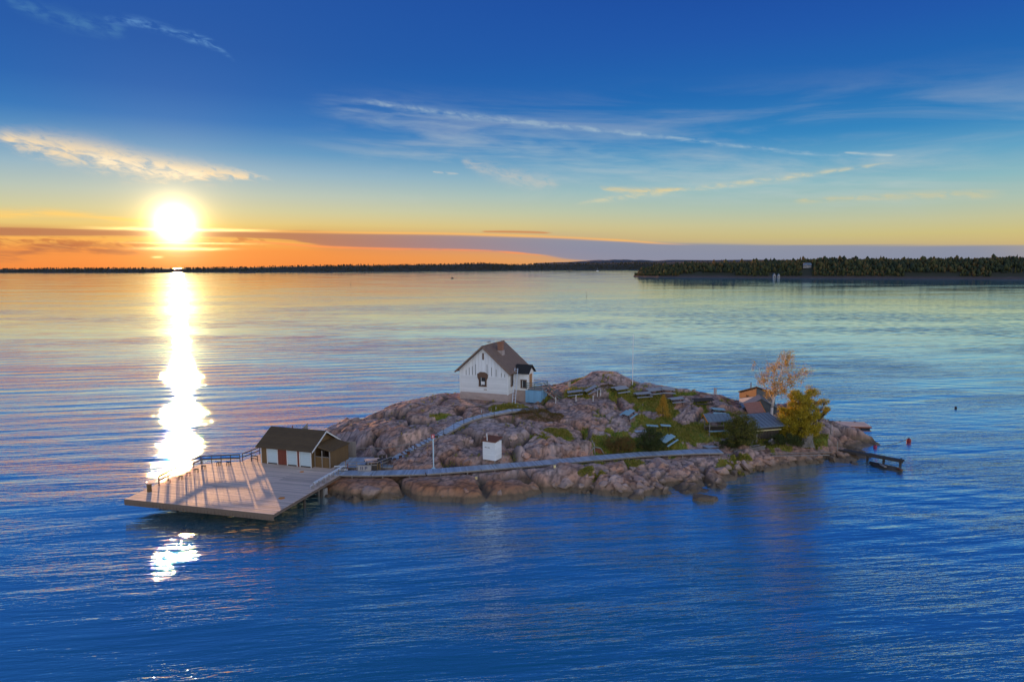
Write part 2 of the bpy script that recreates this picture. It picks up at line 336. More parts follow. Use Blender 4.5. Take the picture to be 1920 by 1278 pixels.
# ------------------------------------------------------------------ water
def water_mat(q):
    P = q.P; s = q.node('ShaderNodeSeparateXYZ'); q.put(s.inputs[0], P); x, y, z = s.outputs
    big = q.noise(q.vm('MULTIPLY', P, (.02, .03, 0)), 1.0, 2, .5, 0, True)
    wv = q.vm('SCALE', q.vm('SUBTRACT', big, (.5, .5, .5)), sc=4.0)
    Pw = q.vm('ADD', P, wv)
    def layer(rot, sx_, sy_, sc_, det, rg, off):
        mp = q.node('ShaderNodeMapping'); mp.inputs['Rotation'].default_value = (0, 0, R(rot)); mp.inputs['Location'].default_value = (off, off*.7, 0)
        q.put(mp.inputs['Vector'], Pw)
        return q.noise(q.vm('MULTIPLY', mp.outputs[0], (sx_, sy_, 1)), sc_, det, rg, .1)
    # swell running across the whole bay, cross chop and ripples: heights in metres
    def wav(rot, k, dist, off):
        mp = q.node('ShaderNodeMapping'); mp.inputs['Rotation'].default_value = (0, 0, R(rot)); mp.inputs['Location'].default_value = (off, off, 0)
        q.put(mp.inputs['Vector'], Pw)
        n = q.node('ShaderNodeTexWave', wave_type='BANDS', bands_direction='Y', wave_profile='SIN'); q.put(n.inputs['Vector'], mp.outputs[0])
        n.inputs['Scale'].default_value = k; n.inputs['Distortion'].default_value = dist; n.inputs['Detail'].default_value = 2
        n.inputs['Detail Scale'].default_value = .35
        return n.outputs['Fac']
    near_ = q.ss(y, 420, 110); leftw = q.ss(x, 10, -45)
    calm = q.add(.35, q.mul(q.ss(q.noise(q.vm('MULTIPLY', P, (.006, .016, 0)), 1.0, 3, .6), .38, .62), .65))
    sw = q.mul(q.sub(layer(-11, .045, .36, 1.0, 2, .45, 0), .5), .36)
    sw2 = q.mul(q.mul(wav(-10, .058, 2.0, 0), .065), q.mul(q.add(.2, leftw), q.mul(q.ss(y, 400, 150), q.ss(y, 62, 100, .25, 1.0))))
    sw3 = q.mul(q.mul(wav(17, .085, 4.5, 7), .034), q.ss(x, -10, 60))
    ch = q.mul(q.sub(layer(-6, .20, 1.25, 1.0, 3, .55, 31), .5), .22)
    rp = q.add(q.mul(q.sub(layer(-10, .9, 4.4, 1.0, 3, .6, 57), .5), .070), q.mul(q.sub(layer(14, 3.0, 9.0, 1.0, 2, .6, 91), .5), .012))
    farS = q.ss(y, 150, 900, 1.0, .2, 'SMOOTHSTEP'); farC = q.ss(y, 70, 300, 1.0, .12, 'SMOOTHSTEP')
    rr = q.mul(q.ss(y, 60, 500, .03, .14, 'SMOOTHSTEP'), q.add(.35, q.mul(calm, .65)))
    h = q.mul(q.add(q.mul(q.add(sw, q.add(sw2, sw3)), farS), q.mul(q.mul(q.add(ch, rp), q.ss(q.noise(q.vm('MULTIPLY', Pw, (.035, .10, 0)), 1.0, 3, .6), .34, .62, .40, 1.2)), farC)), calm)
    bn = q.node('ShaderNodeBump'); bn.inputs['Strength'].default_value = 1.0; bn.inputs['Distance'].default_value = 1.0; q.put(bn.inputs['Height'], h)
    lw = q.node('ShaderNodeLayerWeight'); lw.inputs['Blend'].default_value = .5; q.nt.links.new(bn.outputs[0], lw.inputs['Normal'])
    refl = q.ss(lw.outputs['Facing'], .25, .82, .10, .97, 'SMOOTHSTEP')
    gl = q.node('ShaderNodeBsdfGlossy', distribution='BECKMANN'); q.put(gl.inputs['Roughness'], rr); gl.inputs['Color'].default_value = (.88, .99, .97, 1); q.nt.links.new(bn.outputs[0], gl.inputs['Normal'])
    df = q.node('ShaderNodeBsdfDiffuse'); q.nt.links.new(bn.outputs[0], df.inputs['Normal'])
    q.put(df.inputs['Color'], q.mix(q.noise(q.vm('MULTIPLY', P, (.02, .03, 0)), 1.0, 3, .5), (.003, .085, .15), (.008, .13, .20)))
    mx = q.node('ShaderNodeMixShader'); q.put(mx.inputs[0], refl); q.nt.links.new(df.outputs[0], mx.inputs[1]); q.nt.links.new(gl.outputs[0], mx.inputs[2])
    d2 = q.node('ShaderNodeBsdfDiffuse'); q.put(d2.inputs['Color'], (.003, .030, .048)); ads = q.node('ShaderNodeAddShader')
    q.nt.links.new(mx.outputs[0], ads.inputs[0]); q.nt.links.new(d2.outputs[0], ads.inputs[1]); q.nt.links.new(ads.outputs[0], q.out.inputs[0])
mwater = mat('sea water', water_mat)
w = MB(); S = 26000
xs = [-S, -3000, -400, 400, 3000, S]; ys = [-4000, -200, 30, 400, 3000, 2*S]
w.v = [(float(a), float(b), 0.0) for b in ys for a in xs]
w.f = [(j*6+i, j*6+i+1, j*6+i+7, j*6+i+6) for j in range(5) for i in range(5)]
water = w.build('water', mwater); water['kind'] = 'structure'

# ------------------------------------------------------------------ island terrain
SHORE_PX = [(616, 928), (660, 938), (700, 936), (760, 934), (800, 940), (880, 944), (920, 944), (960, 936), (1010, 928), (1080, 922), (1140, 930), (1200, 931),
            (1270, 929), (1330, 924), (1362, 905), (1385, 893), (1430, 884), (1480, 876), (1540, 866), (1590, 868), (1625, 860), (1640, 850), (1600, 842), (1648, 832)]
shore = [tuple(at(x, y, 0)[:2]) for x, y in SHORE_PX]
shore += [(53, 101), (50.5, 105), (46, 110), (40, 114), (30, 119), (18, 122), (4, 122), (-8, 119), (-17, 114), (-23, 107), (-27, 101), (-31, 95), (-33, 89), (-29, 84), (-25, 81)]
GP = [(625, 905, .9), (650, 893, 1.3), (700, 893, 1.5), (760, 896, 1.6), (840, 893, 1.6), (900, 893, 1.4), (960, 893, 1.5), (1040, 888, 1.6), (1100, 885, 1.6), (1180, 878, 1.5), (1260, 870, 1.6), (1330, 868, 1.4), (1400, 862, 1.2), (1480, 855, 1.1),
      (680, 875, 1.35), (740, 875, 1.9), (812, 874, 2.0), (770, 850, 2.6), (850, 850, 2.9), (925, 856, 2.7), (1000, 850, 2.8), (1080, 848, 2.6), (1150, 846, 2.3), (1190, 845, 2.2), (1300, 840, 2.1), (1360, 836, 2.0), (1440, 832, 1.8), (1500, 838, 1.3), (1560, 835, 1.0), (1600, 832, .7),
      (660, 850, 1.5), (700, 838, 2.4), (760, 810, 3.9), (830, 795, 4.4), (860, 765, 5.5), (868, 748, 6.2), (905, 756, 6.0), (950, 757, 6.0), (1000, 758, 6.0), (940, 790, 4.7), (1010, 795, 4.7), (1060, 765, 5.6), (1100, 790, 4.6), (1100, 755, 6.1), (1180, 785, 4.4), (1250, 780, 4.3), (1210, 760, 5.2), (1250, 812, 3.2), (1350, 800, 3.3), (1300, 770, 4.6), (1400, 800, 3.2), (1450, 795, 2.8), (1500, 800, 2.4),
      (640, 818, 2.6), (700, 786, 4.2), (800, 752, 5.5), (850, 738, 6.3), (1035, 738, 6.5), (1067, 724, 7.1), (1140, 708, 8.1), (1186, 724, 7.2), (1217, 724, 7.0), (1262, 736, 6.2), (1341, 738, 5.8), (1400, 745, 5.3), (1480, 768, 4.0), (1560, 793, 2.4), (1610, 812, 1.0)]
gpt = np.array([at(*p) for p in GP])
extra = np.array([(-20, 108, 2.5), (-6, 113, 4.5), (8, 116, 5.0), (20, 115, 4.5), (32, 113, 3.5), (42, 108, 2.5), (-29, 88, .9), (-31, 92, .8), (-27, 84, .9), (-9, 101.5, 6.3), (-3, 105, 6.2), (3, 104, 6.2)])
cp = np.vstack([gpt, extra])
def tps(r): return np.where(r > 1e-6, r*r*np.log(np.maximum(r, 1e-6)), 0)
_n = len(cp); _K = tps(np.hypot(cp[:, None, 0]-cp[None, :, 0], cp[:, None, 1]-cp[None, :, 1])) + np.eye(_n)*6.0
_Pm = np.c_[np.ones(_n), cp[:, :2]]; _A = np.zeros((_n+3, _n+3)); _A[:_n, :_n] = _K; _A[:_n, _n:] = _Pm; _A[_n:, :_n] = _Pm.T
_w = np.linalg.solve(_A, np.r_[cp[:, 2], 0, 0, 0])
RES = .2; gx = np.arange(-42, 62, RES); gy = np.arange(70, 128, RES); GX, GY = np.meshgrid(gx, gy)
def base_h(x, y):
    out = _w[_n]+_w[_n+1]*x+_w[_n+2]*y
    for i in range(_n): out = out+_w[i]*tps(np.hypot(x-cp[i, 0], y-cp[i, 1]))
    return out
BH = base_h(GX[::4, ::4], GY[::4, ::4])
def bil(Agrid, x, y, res):
    fx = np.clip((x-gx[0])/res, 0, Agrid.shape[1]-1.001); fy = np.clip((y-gy[0])/res, 0, Agrid.shape[0]-1.001)
    i = np.floor(fx).astype(int); j = np.floor(fy).astype(int); a = fx-i; b = fy-j
    return (Agrid[j, i]*(1-a)+Agrid[j, i+1]*a)*(1-b)+(Agrid[j+1, i]*(1-a)+Agrid[j+1, i+1]*a)*b
H0 = bil(BH, GX, GY, RES*4)
H0 = np.clip(H0, .5, 9.5)
# signed distance to the shoreline
wx = GX+(fbm(GX*.45, GY*.45, 3)-.5)*2.2; wy = GY+(fbm(GX*.45, GY*.45, 9)-.5)*2.2
dm = np.full(GX.shape, 1e9); ins = np.zeros(GX.shape, bool); sp = shore+[shore[0]]
for (x0, y0), (x1, y1) in zip(sp[:-1], sp[1:]):
    L2 = (x1-x0)**2+(y1-y0)**2; t_ = np.clip(((wx-x0)*(x1-x0)+(wy-y0)*(y1-y0))/L2, 0, 1)
    dm = np.minimum(dm, np.hypot(wx-x0-t_*(x1-x0), wy-y0-t_*(y1-y0)))
    c = ((y0 > wy) != (y1 > wy)) & (wx < (x1-x0)*(wy-y0)/((y1-y0) if abs(y1-y0) > 1e-9 else 1e-9)+x0); ins ^= c
SD = np.where(ins, dm, -dm)
frontcliff = sstep(15, 2, GX)            # steep pink cliffs under the left half of the boardwalk
wdt = 3.4-1.9*frontcliff
s_ = np.clip(SD/wdt, 0, 1)
HT = np.where(SD > 0, H0*(1-(1-s_)**2.2), SD*.45)
flat = np.zeros(GX.shape)                # levelled spots under the buildings
def pad(px, py, z, r, lvl):
    global HT, flat
    c_ = at(px, py, z); k = sstep(r, r*.6, np.hypot(GX-c_[0], GY-c_[1])); HT = HT*(1-k)+lvl*k; flat = np.maximum(flat, k)
def slab(scale, seed, rot, asp=1.8):
    ca, sa = math.cos(rot), math.sin(rot)
    u_ = ((GX+(fbm(GX*.5, GY*.5, seed)-.5)*2.0)*ca+(GY+(fbm(GX*.5, GY*.5, seed+3)-.5)*2.0)*sa)/(scale*asp)
    v_ = (-(GX+(fbm(GX*.5, GY*.5, seed)-.5)*2.0)*sa+(GY+(fbm(GX*.5, GY*.5, seed+3)-.5)*2.0)*ca)/scale
    return voro(u_, v_, seed, True)
inl = sstep(-1.5, 1.0, SD); right = sstep(8, 26, GX); up_ = sstep(4.2, 6.5, H0)
f1, f2, idA, tA = slab(5.0, 21, -.35, 1.9); eA = f2-f1
f1b, f2b, idB, tB = slab(1.35, 41, .3, 1.5); eB = f2b-f1b
f1c, f2c, idC, tC = slab(.62, 61, -.2, 1.4); eC = f2c-f1c
ampA = 1.05-.35*up_; ampB = .30*(1-.45*up_)*(1-.75*frontcliff); ampC = .10*(1-.8*up_)*(.35+.65*right)
ZB = sstep(.40, .58, fbm(GX*.16, GY*.16, 55)+.12*right); ampB = ampB*(.2+.8*ZB); ampC = ampC*(.15+.85*ZB)
crA = 1-sstep(0, .15, eA); crB = 1-sstep(0, .20, eB); crC = 1-sstep(0, .25, eC)
def rdg(x, y, sd): return 1-np.abs(2*fbm(x, y, sd, 4)-1)
det = ampA*(sstep(0, .20, eA)*.30 + (idA-.5)*.65 + tA*.75 - crA*.75) + ampB*(sstep(0, .25, eB)*.28+(idB-.5)*.7+tB*1.0-crB*.7-.05)*.85 + ampC*(sstep(0, .5, eC)*.4+(idC-.5)*.8+tC)
det += (rdg(GX*.55+GY*.2, GY*.9-GX*.15, 71)-.62)*.26*(1-.4*up_)
det += (fbm(GX*1.6, GY*1.6, 77)-.5)*.16+(fbm(GX*.25, GY*.25, 5)-.5)*.9
# meadow between the rocks
gz = np.zeros(GX.shape)
for (px, py, z, rx, ry, a) in [(1255, 800, 3.6, 5.5, 4.5, 1), (1215, 760, 5.0, 4.5, 3.5, .9), (1180, 745, 6.2, 3, 3, .8), (1090, 742, 6.3, 4, 2, .9), (1330, 815, 3.0, 6, 3, .9), (1150, 830, 2.9, 4.5, 3.2, .9),
                            (1210, 835, 2.6, 6, 2.4, 1), (1420, 815, 2.5, 6, 4, .9), (1490, 820, 2.0, 5, 4, .9), (960, 760, 5.7, 4, 1.5, .8), (1090, 870, 1.7, 4, 1.6, .6), (1370, 868, 1.4, 4, 1.5, .7), (1180, 865, 1.8, 3, 1.3, .8), (1300, 760, 5.0, 4, 2, .6),
                            (900, 785, 4.8, 2.5, 1.6, .6), (830, 785, 4.6, 3, .7, .7), (1020, 826, 3.4, 3, 1.6, .6), (1060, 815, 3.8, 3, 1.4, .6), (940, 775, 5.2, 3, 1, .6), (1270, 770, 4.7, 3, 2, .5)]:
    c_ = at(px, py, z); gz = np.maximum(gz, a*np.exp(-((GX-c_[0])/rx)**2-((GY-c_[1])/ry)**2))
gn = fbm(GX*.55, GY*.55, 91, 5)
grass = np.clip(sstep(.42, .62, gz*1.06+(gn-.5)*1.3)*(.55+.45*sstep(.9, .3, eA)), 0, 1)
crack_g = (.45+.55*sstep(-2, 12, GX))*np.maximum(crA*sstep(.40, .55, fbm(GX*.35, GY*.35, 15))*.9, crB*sstep(.55, .68, fbm(GX*.4, GY*.4, 19))*.7)*sstep(.9, 1.8, H0)*sstep(2.5, 6, SD)
grass = np.maximum(grass, crack_g)
det = det*(1-.72*sstep(.2, .9, grass*gz+.0))
dm_ = at(1136, 712, 7.9); HT = HT+1.7*np.exp(-((GX-dm_[0])/3.6)**2-((GY-dm_[1]-1.2)/2.6)**2)*inl; dk_ = 1-.85*np.exp(-((GX-dm_[0])/3.8)**2-((GY-dm_[1]-1)/2.6)**2)
HT = HT+det*inl*sstep(-.2, 1.2, H0)*dk_
tc_ = 1.7+(50-GX)*.35; k = sstep(46, 48, GX)*sstep(99, 101, GY); HT = np.where(HT > tc_, HT*(1-k)+tc_*k, HT)
k = sstep(6.0, 3.6, np.hypot(GX-37.2, GY-104.2)); HT = np.where(HT > 3.6, HT*(1-k)+3.6*k, HT)
HT = np.where(SD < 0, np.minimum(HT, -.12-.1*np.abs(SD)), HT)
k = sstep(8.6, 6.2, np.hypot(GX+3.0, (GY-103.2)*1.0)); HT = HT*(1-k)+(5.95-.12*np.clip(GX+1, 0, 6))*k
pad(660, 858, 1.7, 3.2, 1.2)
dk = at(560, 860, 1.3); k = sstep(9, 5, np.hypot(GX-dk[0], GY-dk[1])); HT = np.where(k > 0, np.minimum(HT, HT*(1-k)+.6*k), HT)
kk = sstep(-16, -20, GX)*sstep(92, 88, GY); HT = np.minimum(HT, 1.35*kk+9*(1-kk))
def ground(x, y): return float(bil(HT, np.array([x]), np.array([y]), RES)[0])
def hit(px, py):                         # where the line of sight meets the rock
    d = ray(px, py); t = np.arange(60, 140, .08); P = np.array([0, 0, CAM_H])+d*t[:, None]
    gzv = bil(HT, P[:, 0], P[:, 1], RES); i = np.nonzero(P[:, 2] < gzv)[0]
    if not len(i): return at(px, py, 0)
    return P[i[0]]
# ------------------------------------------------------------------ walkways: lines first, so that the rock is cut clear under them
def line3(lst): return [Vector(at(*p)) for p in lst]
WALK = line3([(628, 885.5, 1.72), (700, 886, 1.78), (740, 885, 1.84), (800, 883.5, 1.95), (900, 876, 2.08), (1000, 868, 2.1), (1100, 859, 2.15), (1200, 850.5, 2.2), (1300, 845.5, 2.2), (1352, 844.5, 2.2)])
STAIR = line3([(744, 858, 1.85), (757, 850, 2.1), (774, 840, 2.65), (797, 828, 3.35), (829, 812, 4.25), (844, 804, 4.55), (862, 793, 4.95), (881, 785.5, 5.25), (900, 780, 5.5), (924, 775, 5.75), (956, 769, 5.95), (1008, 765, 6.0)])
def carve(L, halfw, below, fill=None):
    global HT
    for a, b in zip(L[:-1], L[1:]):
        L2 = (b.x-a.x)**2+(b.y-a.y)**2; t_ = np.clip(((GX-a.x)*(b.x-a.x)+(GY-a.y)*(b.y-a.y))/L2, 0, 1)
        d = np.hypot(GX-a.x-t_*(b.x-a.x), GY-a.y-t_*(b.y-a.y)); zt = a.z+(b.z-a.z)*t_-below
        k = sstep(halfw+1.3, halfw, d); HT = np.where(HT > zt, HT*(1-k)+zt*k, HT)
        if fill is not None: HT = np.where(HT < zt-fill, HT*(1-k)+(zt-fill)*k, HT)
carve(WALK, 1.3, .42); carve(STAIR, 1.0, .18, .25)
vx = GX.ravel(); vy = GY.ravel(); ny, nx = GX.shape
idx = np.arange(ny*nx).reshape(ny, nx)
quads = np.stack([idx[:-1, :-1], idx[:-1, 1:], idx[1:, 1:], idx[1:, :-1]], -1).reshape(-1, 4)
keep = (SD.ravel()[quads] > -4.5).any(1); quads = quads[keep]
reddish = np.clip(sstep(1.9, .9, H0+ (fbm(GX*.4, GY*.4, 31)-.5)*1.2)*sstep(4, 1, SD-2)*(.35+.65*frontcliff), 0, 1)
crk = np.clip(np.maximum(crA*.9, np.maximum(crB*.75, crC*.45)), 0, 1)
used = np.unique(quads); remap = np.full(ny*nx, -1); remap[used] = np.arange(len(used))
tm = npmesh('rocky_ground', np.c_[vx, vy, HT.ravel()][used], remap[quads], None,
            {'grass': ('POINT', grass.ravel()[used]), 'redd': ('POINT', reddish.ravel()[used]), 'crack': ('POINT', crk.ravel()[used]), 'cell': ('POINT', idA.ravel()[used]*.6+idB.ravel()[used]*.4)}, smooth=True)
def rock_mat(q, terrain=True):
    P = q.P; gp = q.geo.outputs['Position']
    at_ = lambda n: (lambda a: a.outputs['Fac'])(q.node('ShaderNodeAttribute', attribute_name=n))
    n1 = q.noise(gp, .35, 5, .6); n2 = q.noise(gp, 2.2, 6, .65); n3 = q.noise(gp, 9.0, 4, .7)
    c = q.ramp(n1, [(.32, (.30, .15, .10)), (.43, (.66, .34, .22)), (.53, (.45, .31, .27)), (.64, (.76, .47, .35))])
    c = q.mix(q.ss(n2, .50, .68), c, (.13, .09, .075)); c = q.mix(q.mul(q.ss(n3, .52, .70), .5), c, (.54, .47, .45))
    c = q.mix(q.mul(q.ss(q.noise(gp, 1.1, 6, .7, .4), .60, .70), .7), c, (.07, .055, .04))
    s = q.node('ShaderNodeSeparateXYZ'); q.put(s.inputs[0], gp)
    if terrain:
        c = q.mix(q.mul(q.sub(at_('cell'), .4), 1.1), c, (.60, .48, .45)); c = q.mix(at_('redd'), c, q.mix(n2, (.55, .20, .08), (.42, .20, .10)))
        c = q.mix(q.mul(q.m('POWER', at_('crack'), .9), .93), c, (.035, .026, .018))  # shade inside the cracks painted into the rock colour
        gcol = q.ramp(q.noise(gp, .9, 5, .65), [(.30, (.07, .11, .012)), (.44, (.13, .19, .016)), (.56, (.26, .25, .03)), (.70, (.34, .23, .05))])
        gm = q.ss(q.add(at_('grass'), q.mul(q.sub(n3, .5), .5)), .35, .6)
        c = q.mix(gm, c, gcol)
    else:
        oi = q.node('ShaderNodeObjectInfo'); c = q.mix(q.mul(oi.outputs['Random'], .55), c, q.ramp(oi.outputs['Random'], [(0, (.55, .30, .22)), (.5, (.52, .44, .43)), (1, (.42, .23, .15))]))
    band = q.add(s.outputs[2], q.mul(q.sub(n2, .5), .6))
    c = q.mix(q.ss(band, .80, .48), c, (.035, .024, .013)); c = q.mix(q.mul(q.ss(band, 1.4, .75), .5), c, (.30, .20, .12))
    q.put(q.b.inputs['Base Color'], c); q.put(q.b.inputs['Roughness'], q.ss(band, .15, .5, .35, .88))
    bump(q, q.add(q.mul(n2, .20), q.add(q.mul(n3, .12), q.mul(q.noise(gp, 26, 3, .6), .015))), 1.0, .9)
rockm = mat('granite', rock_mat); stonem = mat('loose granite', lambda q: rock_mat(q, False))
tm.materials.append(rockm)
ground_o = link('rocky_ground', tm); ground_o['kind'] = 'structure'; tag(ground_o, 'pink and grey granite islet with moss and grass in its hollows')

# boulders along the shore, pieces of the rocky ground
bmeshes = []
for i in range(10):
    bm = bmesh.new(); bmesh.ops.create_icosphere(bm, subdivisions=3, radius=1.0)
    cuts = [Vector(rng.normal(size=3)).normalized() for _ in range(14)]; lv = [rng.uniform(.45, .78) for _ in range(14)]
    off = rng.uniform(0, 50)
    for v in bm.verts:
        p = v.co.copy()
        for c_, l_ in zip(cuts, lv):
            dd = p.dot(c_)
            if dd > l_: p -= c_*(dd-l_)*.97
        nz = fbm(np.array([p.x*2.2+off]), np.array([p.y*2.2+p.z*2.6]), i)[0]-.5
        v.co = p*(1+.22*nz)
    me = bpy.data.meshes.new('boulder'); bm.to_mesh(me); bm.free(); me.materials.append(stonem)
    bmeshes.append(me)
def boulder(px, py, size, dz=0.0, parent=ground_o, sq=.72):
    p = hit(px, py)
    return inst('boulder', random.choice(bmeshes), parent, (p[0], p[1], p[2]-size*.10+dz), (rng.uniform(-.4, .4), rng.uniform(-.4, .4), rng.uniform(0, 6.28)),
                (size*rng.uniform(.8, 1.5)*.48, size*rng.uniform(.8, 1.15)*.48, size*sq*.48))
for i in range(95):                      # rubble shore on the right
    px = rng.uniform(1085, 1420); lo_ = np.interp(px, [1085, 1200, 1330, 1365, 1420], [922, 926, 918, 900, 882]); hi_ = np.interp(px, [1085, 1200, 1330, 1420], [885, 868, 862, 862])
    boulder(px, rng.uniform(hi_, lo_), float(rng.choice([.8, 1.1, 1.5, 2.0, 3.0], p=[.28, .3, .22, .14, .06])))
for i in range(60): px = rng.uniform(1380, 1600); boulder(px, np.interp(px, [1380, 1600], [862, 840])+rng.uniform(0, 22), float(rng.uniform(.6, 1.9)))
for px, py, s_b in [(900, 917, 3.4), (870, 914, 1.8), (935, 920, 1.8), (830, 928, 1.3), (700, 912, 4.2), (735, 922, 2.0), (1065, 898, 3.4), (1040, 905, 1.8), (1000, 912, 1.6),
                    (1150, 895, 3.6), (1180, 885, 2.6), (1225, 868, 3.2), (1250, 890, 3.0), (1310, 890, 2.6), (1400, 868, 3.4), (1440, 872, 2.8), (800, 850, 2.8), (770, 858, 2.2), (985, 845, 3.2), (1010, 840, 2.4), (1040, 820, 3.4), (1060, 835, 3.8), (1080, 828, 3.0), (1012, 822, 2.4), (990, 858, 3.0), (880, 860, 2.2), (845, 855, 3.0),
                    (955, 842, 2.6), (1035, 852, 3.0), (1090, 845, 2.6), (885, 838, 2.6), (860, 835, 2.4), (930, 812, 2.4), (965, 806, 2.8), (1125, 800, 2.2)]:
    boulder(px, py, s_b*.8, -.10*s_b)
for i in range(14): boulder(rng.uniform(820, 1090), rng.uniform(800, 862), float(rng.uniform(.6, 1.7)), -.1)
for px, py, sb in [(1345, 902, 1.8), (1352, 912, 1.4), (1600, 872, 2.6), (1630, 865, 1.6), (1612, 876, 2.0)]: boulder(px, py, sb)
p = at(1326, 937, 0)
t_ = thing('shore_rock', (p[0], p[1], 0), 0, 'dark low rock standing alone in the water off the rubble shore', 'rock')
for dx, dy, sb in ((0, 0, 2.9), (.9, .4, 1.5), (-1.0, -.1, 1.3)): inst('boulder', bmeshes[int(sb) % 10], t_, (dx, dy, .05), (.1, .2, dx), (sb*.6, sb*.42, sb*.26))

# ------------------------------------------------------------------ bathing deck
DZ = 1.7
O = at(234, 935, DZ); FR = at(508, 963, DZ); dv = FR-O; DROT = math.atan2(dv[1], dv[0])
deck = thing('bathing_deck', (O[0], O[1], 0), DROT, 'large wooden bathing deck reaching out over the water, half sunlit', 'deck')
U = np.array([math.cos(DROT), math.sin(DROT), 0]); Vv = np.array([-math.sin(DROT), math.cos(DROT), 0])
def dl(px, py, z=DZ): p = at(px, py, z)-O; return float(p@U), float(p@Vv)
def dw(s, t, z=0.): return O*np.array([1, 1, 0])+U*s+Vv*t+np.array([0, 0, z])
Wd = 18.04
def left_edge(t): return np.interp(t, [0, 13, 14.4, 15, 19.2], [0, -1.25, 1.2, 3.0, 3.2])
mb = MB(); i = 0; t = .075
while t < 19.0:
    x0 = left_edge(t); x1 = 18.04 if t < 14.6 else 17.6
    for a_, b_ in ((x0, 6.2+(i % 2)*.0), (6.2, 12.1), (12.1, x1)):
        if b_ > a_: mb.box(((a_+b_)/2, t, DZ-.025+rng.uniform(-.003, .003)), (b_-a_-.008, .132, .045), Matrix.Rotation(rng.uniform(-.0006, .0006), 3, 'Z'))
    t += .155; i += 1
mb.build('plank', MT['deck'], deck, kind='stuff')
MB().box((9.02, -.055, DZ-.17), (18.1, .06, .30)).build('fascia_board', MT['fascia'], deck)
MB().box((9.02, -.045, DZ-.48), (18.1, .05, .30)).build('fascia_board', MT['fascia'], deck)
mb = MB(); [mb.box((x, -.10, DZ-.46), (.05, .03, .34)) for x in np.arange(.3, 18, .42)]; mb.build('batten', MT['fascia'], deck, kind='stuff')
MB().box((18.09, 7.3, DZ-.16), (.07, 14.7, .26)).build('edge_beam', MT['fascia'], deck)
MB().beam((-.03, 0, DZ-.16), (-1.3, 13, DZ-.16), .07, .26).build('edge_beam', MT['darkwood'], deck)
for y_ in np.arange(.8, 19, 1.2): MB().box((9.0 if y_ < 14 else 10.3, y_, DZ-.19), (17.2 if y_ < 14 else 14.2, .12, .24)).build('joist', MT['darkwood'], deck)
for x_ in (.9, 6.5, 12, 17.4): MB().box((x_, 7.6, DZ-.42), (.22, 14.4, .2)).build('beam', MT['darkwood'], deck)
for x_ in (.9, 6.5, 12, 17.4):
    for y_ in (6.5, 10, 13.8): MB().tube((x_, y_, -1.4), (x_, y_, DZ-.5), .16, n=10).build('support_post', MT['darkwood'], deck, True)
for y_ in (10.6, 13.2): MB().box((17.2, y_, .35), (.9, .6, 1.1)).build('concrete_footing', MT['concrete'], deck)
def flat_ragged(s_, t_, r, name, lab):
    a = np.linspace(0, 2*math.pi, 22, endpoint=False); rr = r*(1+.12*np.sin(a*5+1)+.06*np.sin(a*9))
    q = thing(name, dw(s_, t_, DZ), DROT, lab, 'mat')
    MB().prism([(math.cos(b)*c_, math.sin(b)*c_, .0) for b, c_ in zip(a, rr)], (0, 0, .03)).build('mat_disc', MT['orange'], q)
s_, t_ = dl(528, 933.5); flat_ragged(s_, t_, .33, 'rubber_mat', 'round orange mat near the right front corner of the bathing deck')
s_, t_ = dl(566, 884); flat_ragged(s_, t_, .24, 'rubber_mat', 'small faded orange mat in front of the shed porch')
# railings
def railing(name, pts, zs, posts_every, label, cat='railing', h=1.0, m=MT['darkwood'], rails=((.98, .045, .12), (.55, .03, .11)), pr=.07):
    q = thing(name, (pts[0][0], pts[0][1], zs[0]), 0, label, cat); b0 = Vector((pts[0][0], pts[0][1], zs[0]))
    P3 = [Vector((p[0], p[1], z))-b0 for p, z in zip(pts, zs)]
    for a, b in zip(P3[:-1], P3[1:]):
        n = max(1, round((b-a).length/posts_every))
        for k in range(n+1):
            if k == n and b is not P3[-1]: continue
            c_ = a.lerp(b, k/n); MB().box((c_.x, c_.y, c_.z+h*.5-.01), (pr, pr, h+.02)).build('post', m, q)
        for z_, w_, hh in rails: MB().beam(a+Vector((0, 0, z_*h)), b+Vector((0, 0, z_*h)), w_, hh).build('rail', m, q)
    return q
A1, A2, A3, A4 = dw(.1, 4.7), dw(-1.15, 13.0), dw(3.1, 14.85), dw(3.1, 18.6)
railing('deck_railing', [A1, A2], [DZ, DZ], 1.7, 'dark wooden railing along the far left side of the bathing deck, in glitter', h=1.05, pr=.10, rails=((.98, .07, .16), (.55, .05, .14)))
railing('deck_railing', [A2+np.array([.1, .1, 0]), dw(1.0, 14.0), A3], [DZ]*3, 1.5, 'angled dark railing at the back of the bathing deck, casting two wide shadow bands', h=1.0, rails=((.98, .05, .13), (.55, .035, .16)))
railing('deck_railing', [dw(3.15, 15.3), dw(3.3, 18.6)], [DZ, DZ], 1.5, 'railing running from the deck corner up to the shed', h=1.0)
railing('deck_railing', [dw(4.2, 15.6), dw(5.2, 15.5)], [DZ, DZ], 1.0, 'short low railing beside the left end of the shed', h=.75)
for s_, t_, lab in ((.5, 5.6, 'first'), (1.0, 7.0, 'second'), (.9, 8.4, 'third'), (.8, 9.8, 'fourth'), (.7, 11.2, 'fifth')):
    q = thing('deck_stool', dw(s_, t_, DZ), DROT+.2, f'{lab} small square stool from the water end along the left railing', 'stool', 'small stools along the deck railing')
    MB().box((0, 0, .43), (.5, .34, .05)).build('seat', MT['darkwood'], q)
    for a in (-.2, .2):
        for b in (-.13, .13): MB().box((a, b, .2), (.05, .05, .41)).build('leg', MT['darkwood'], q)
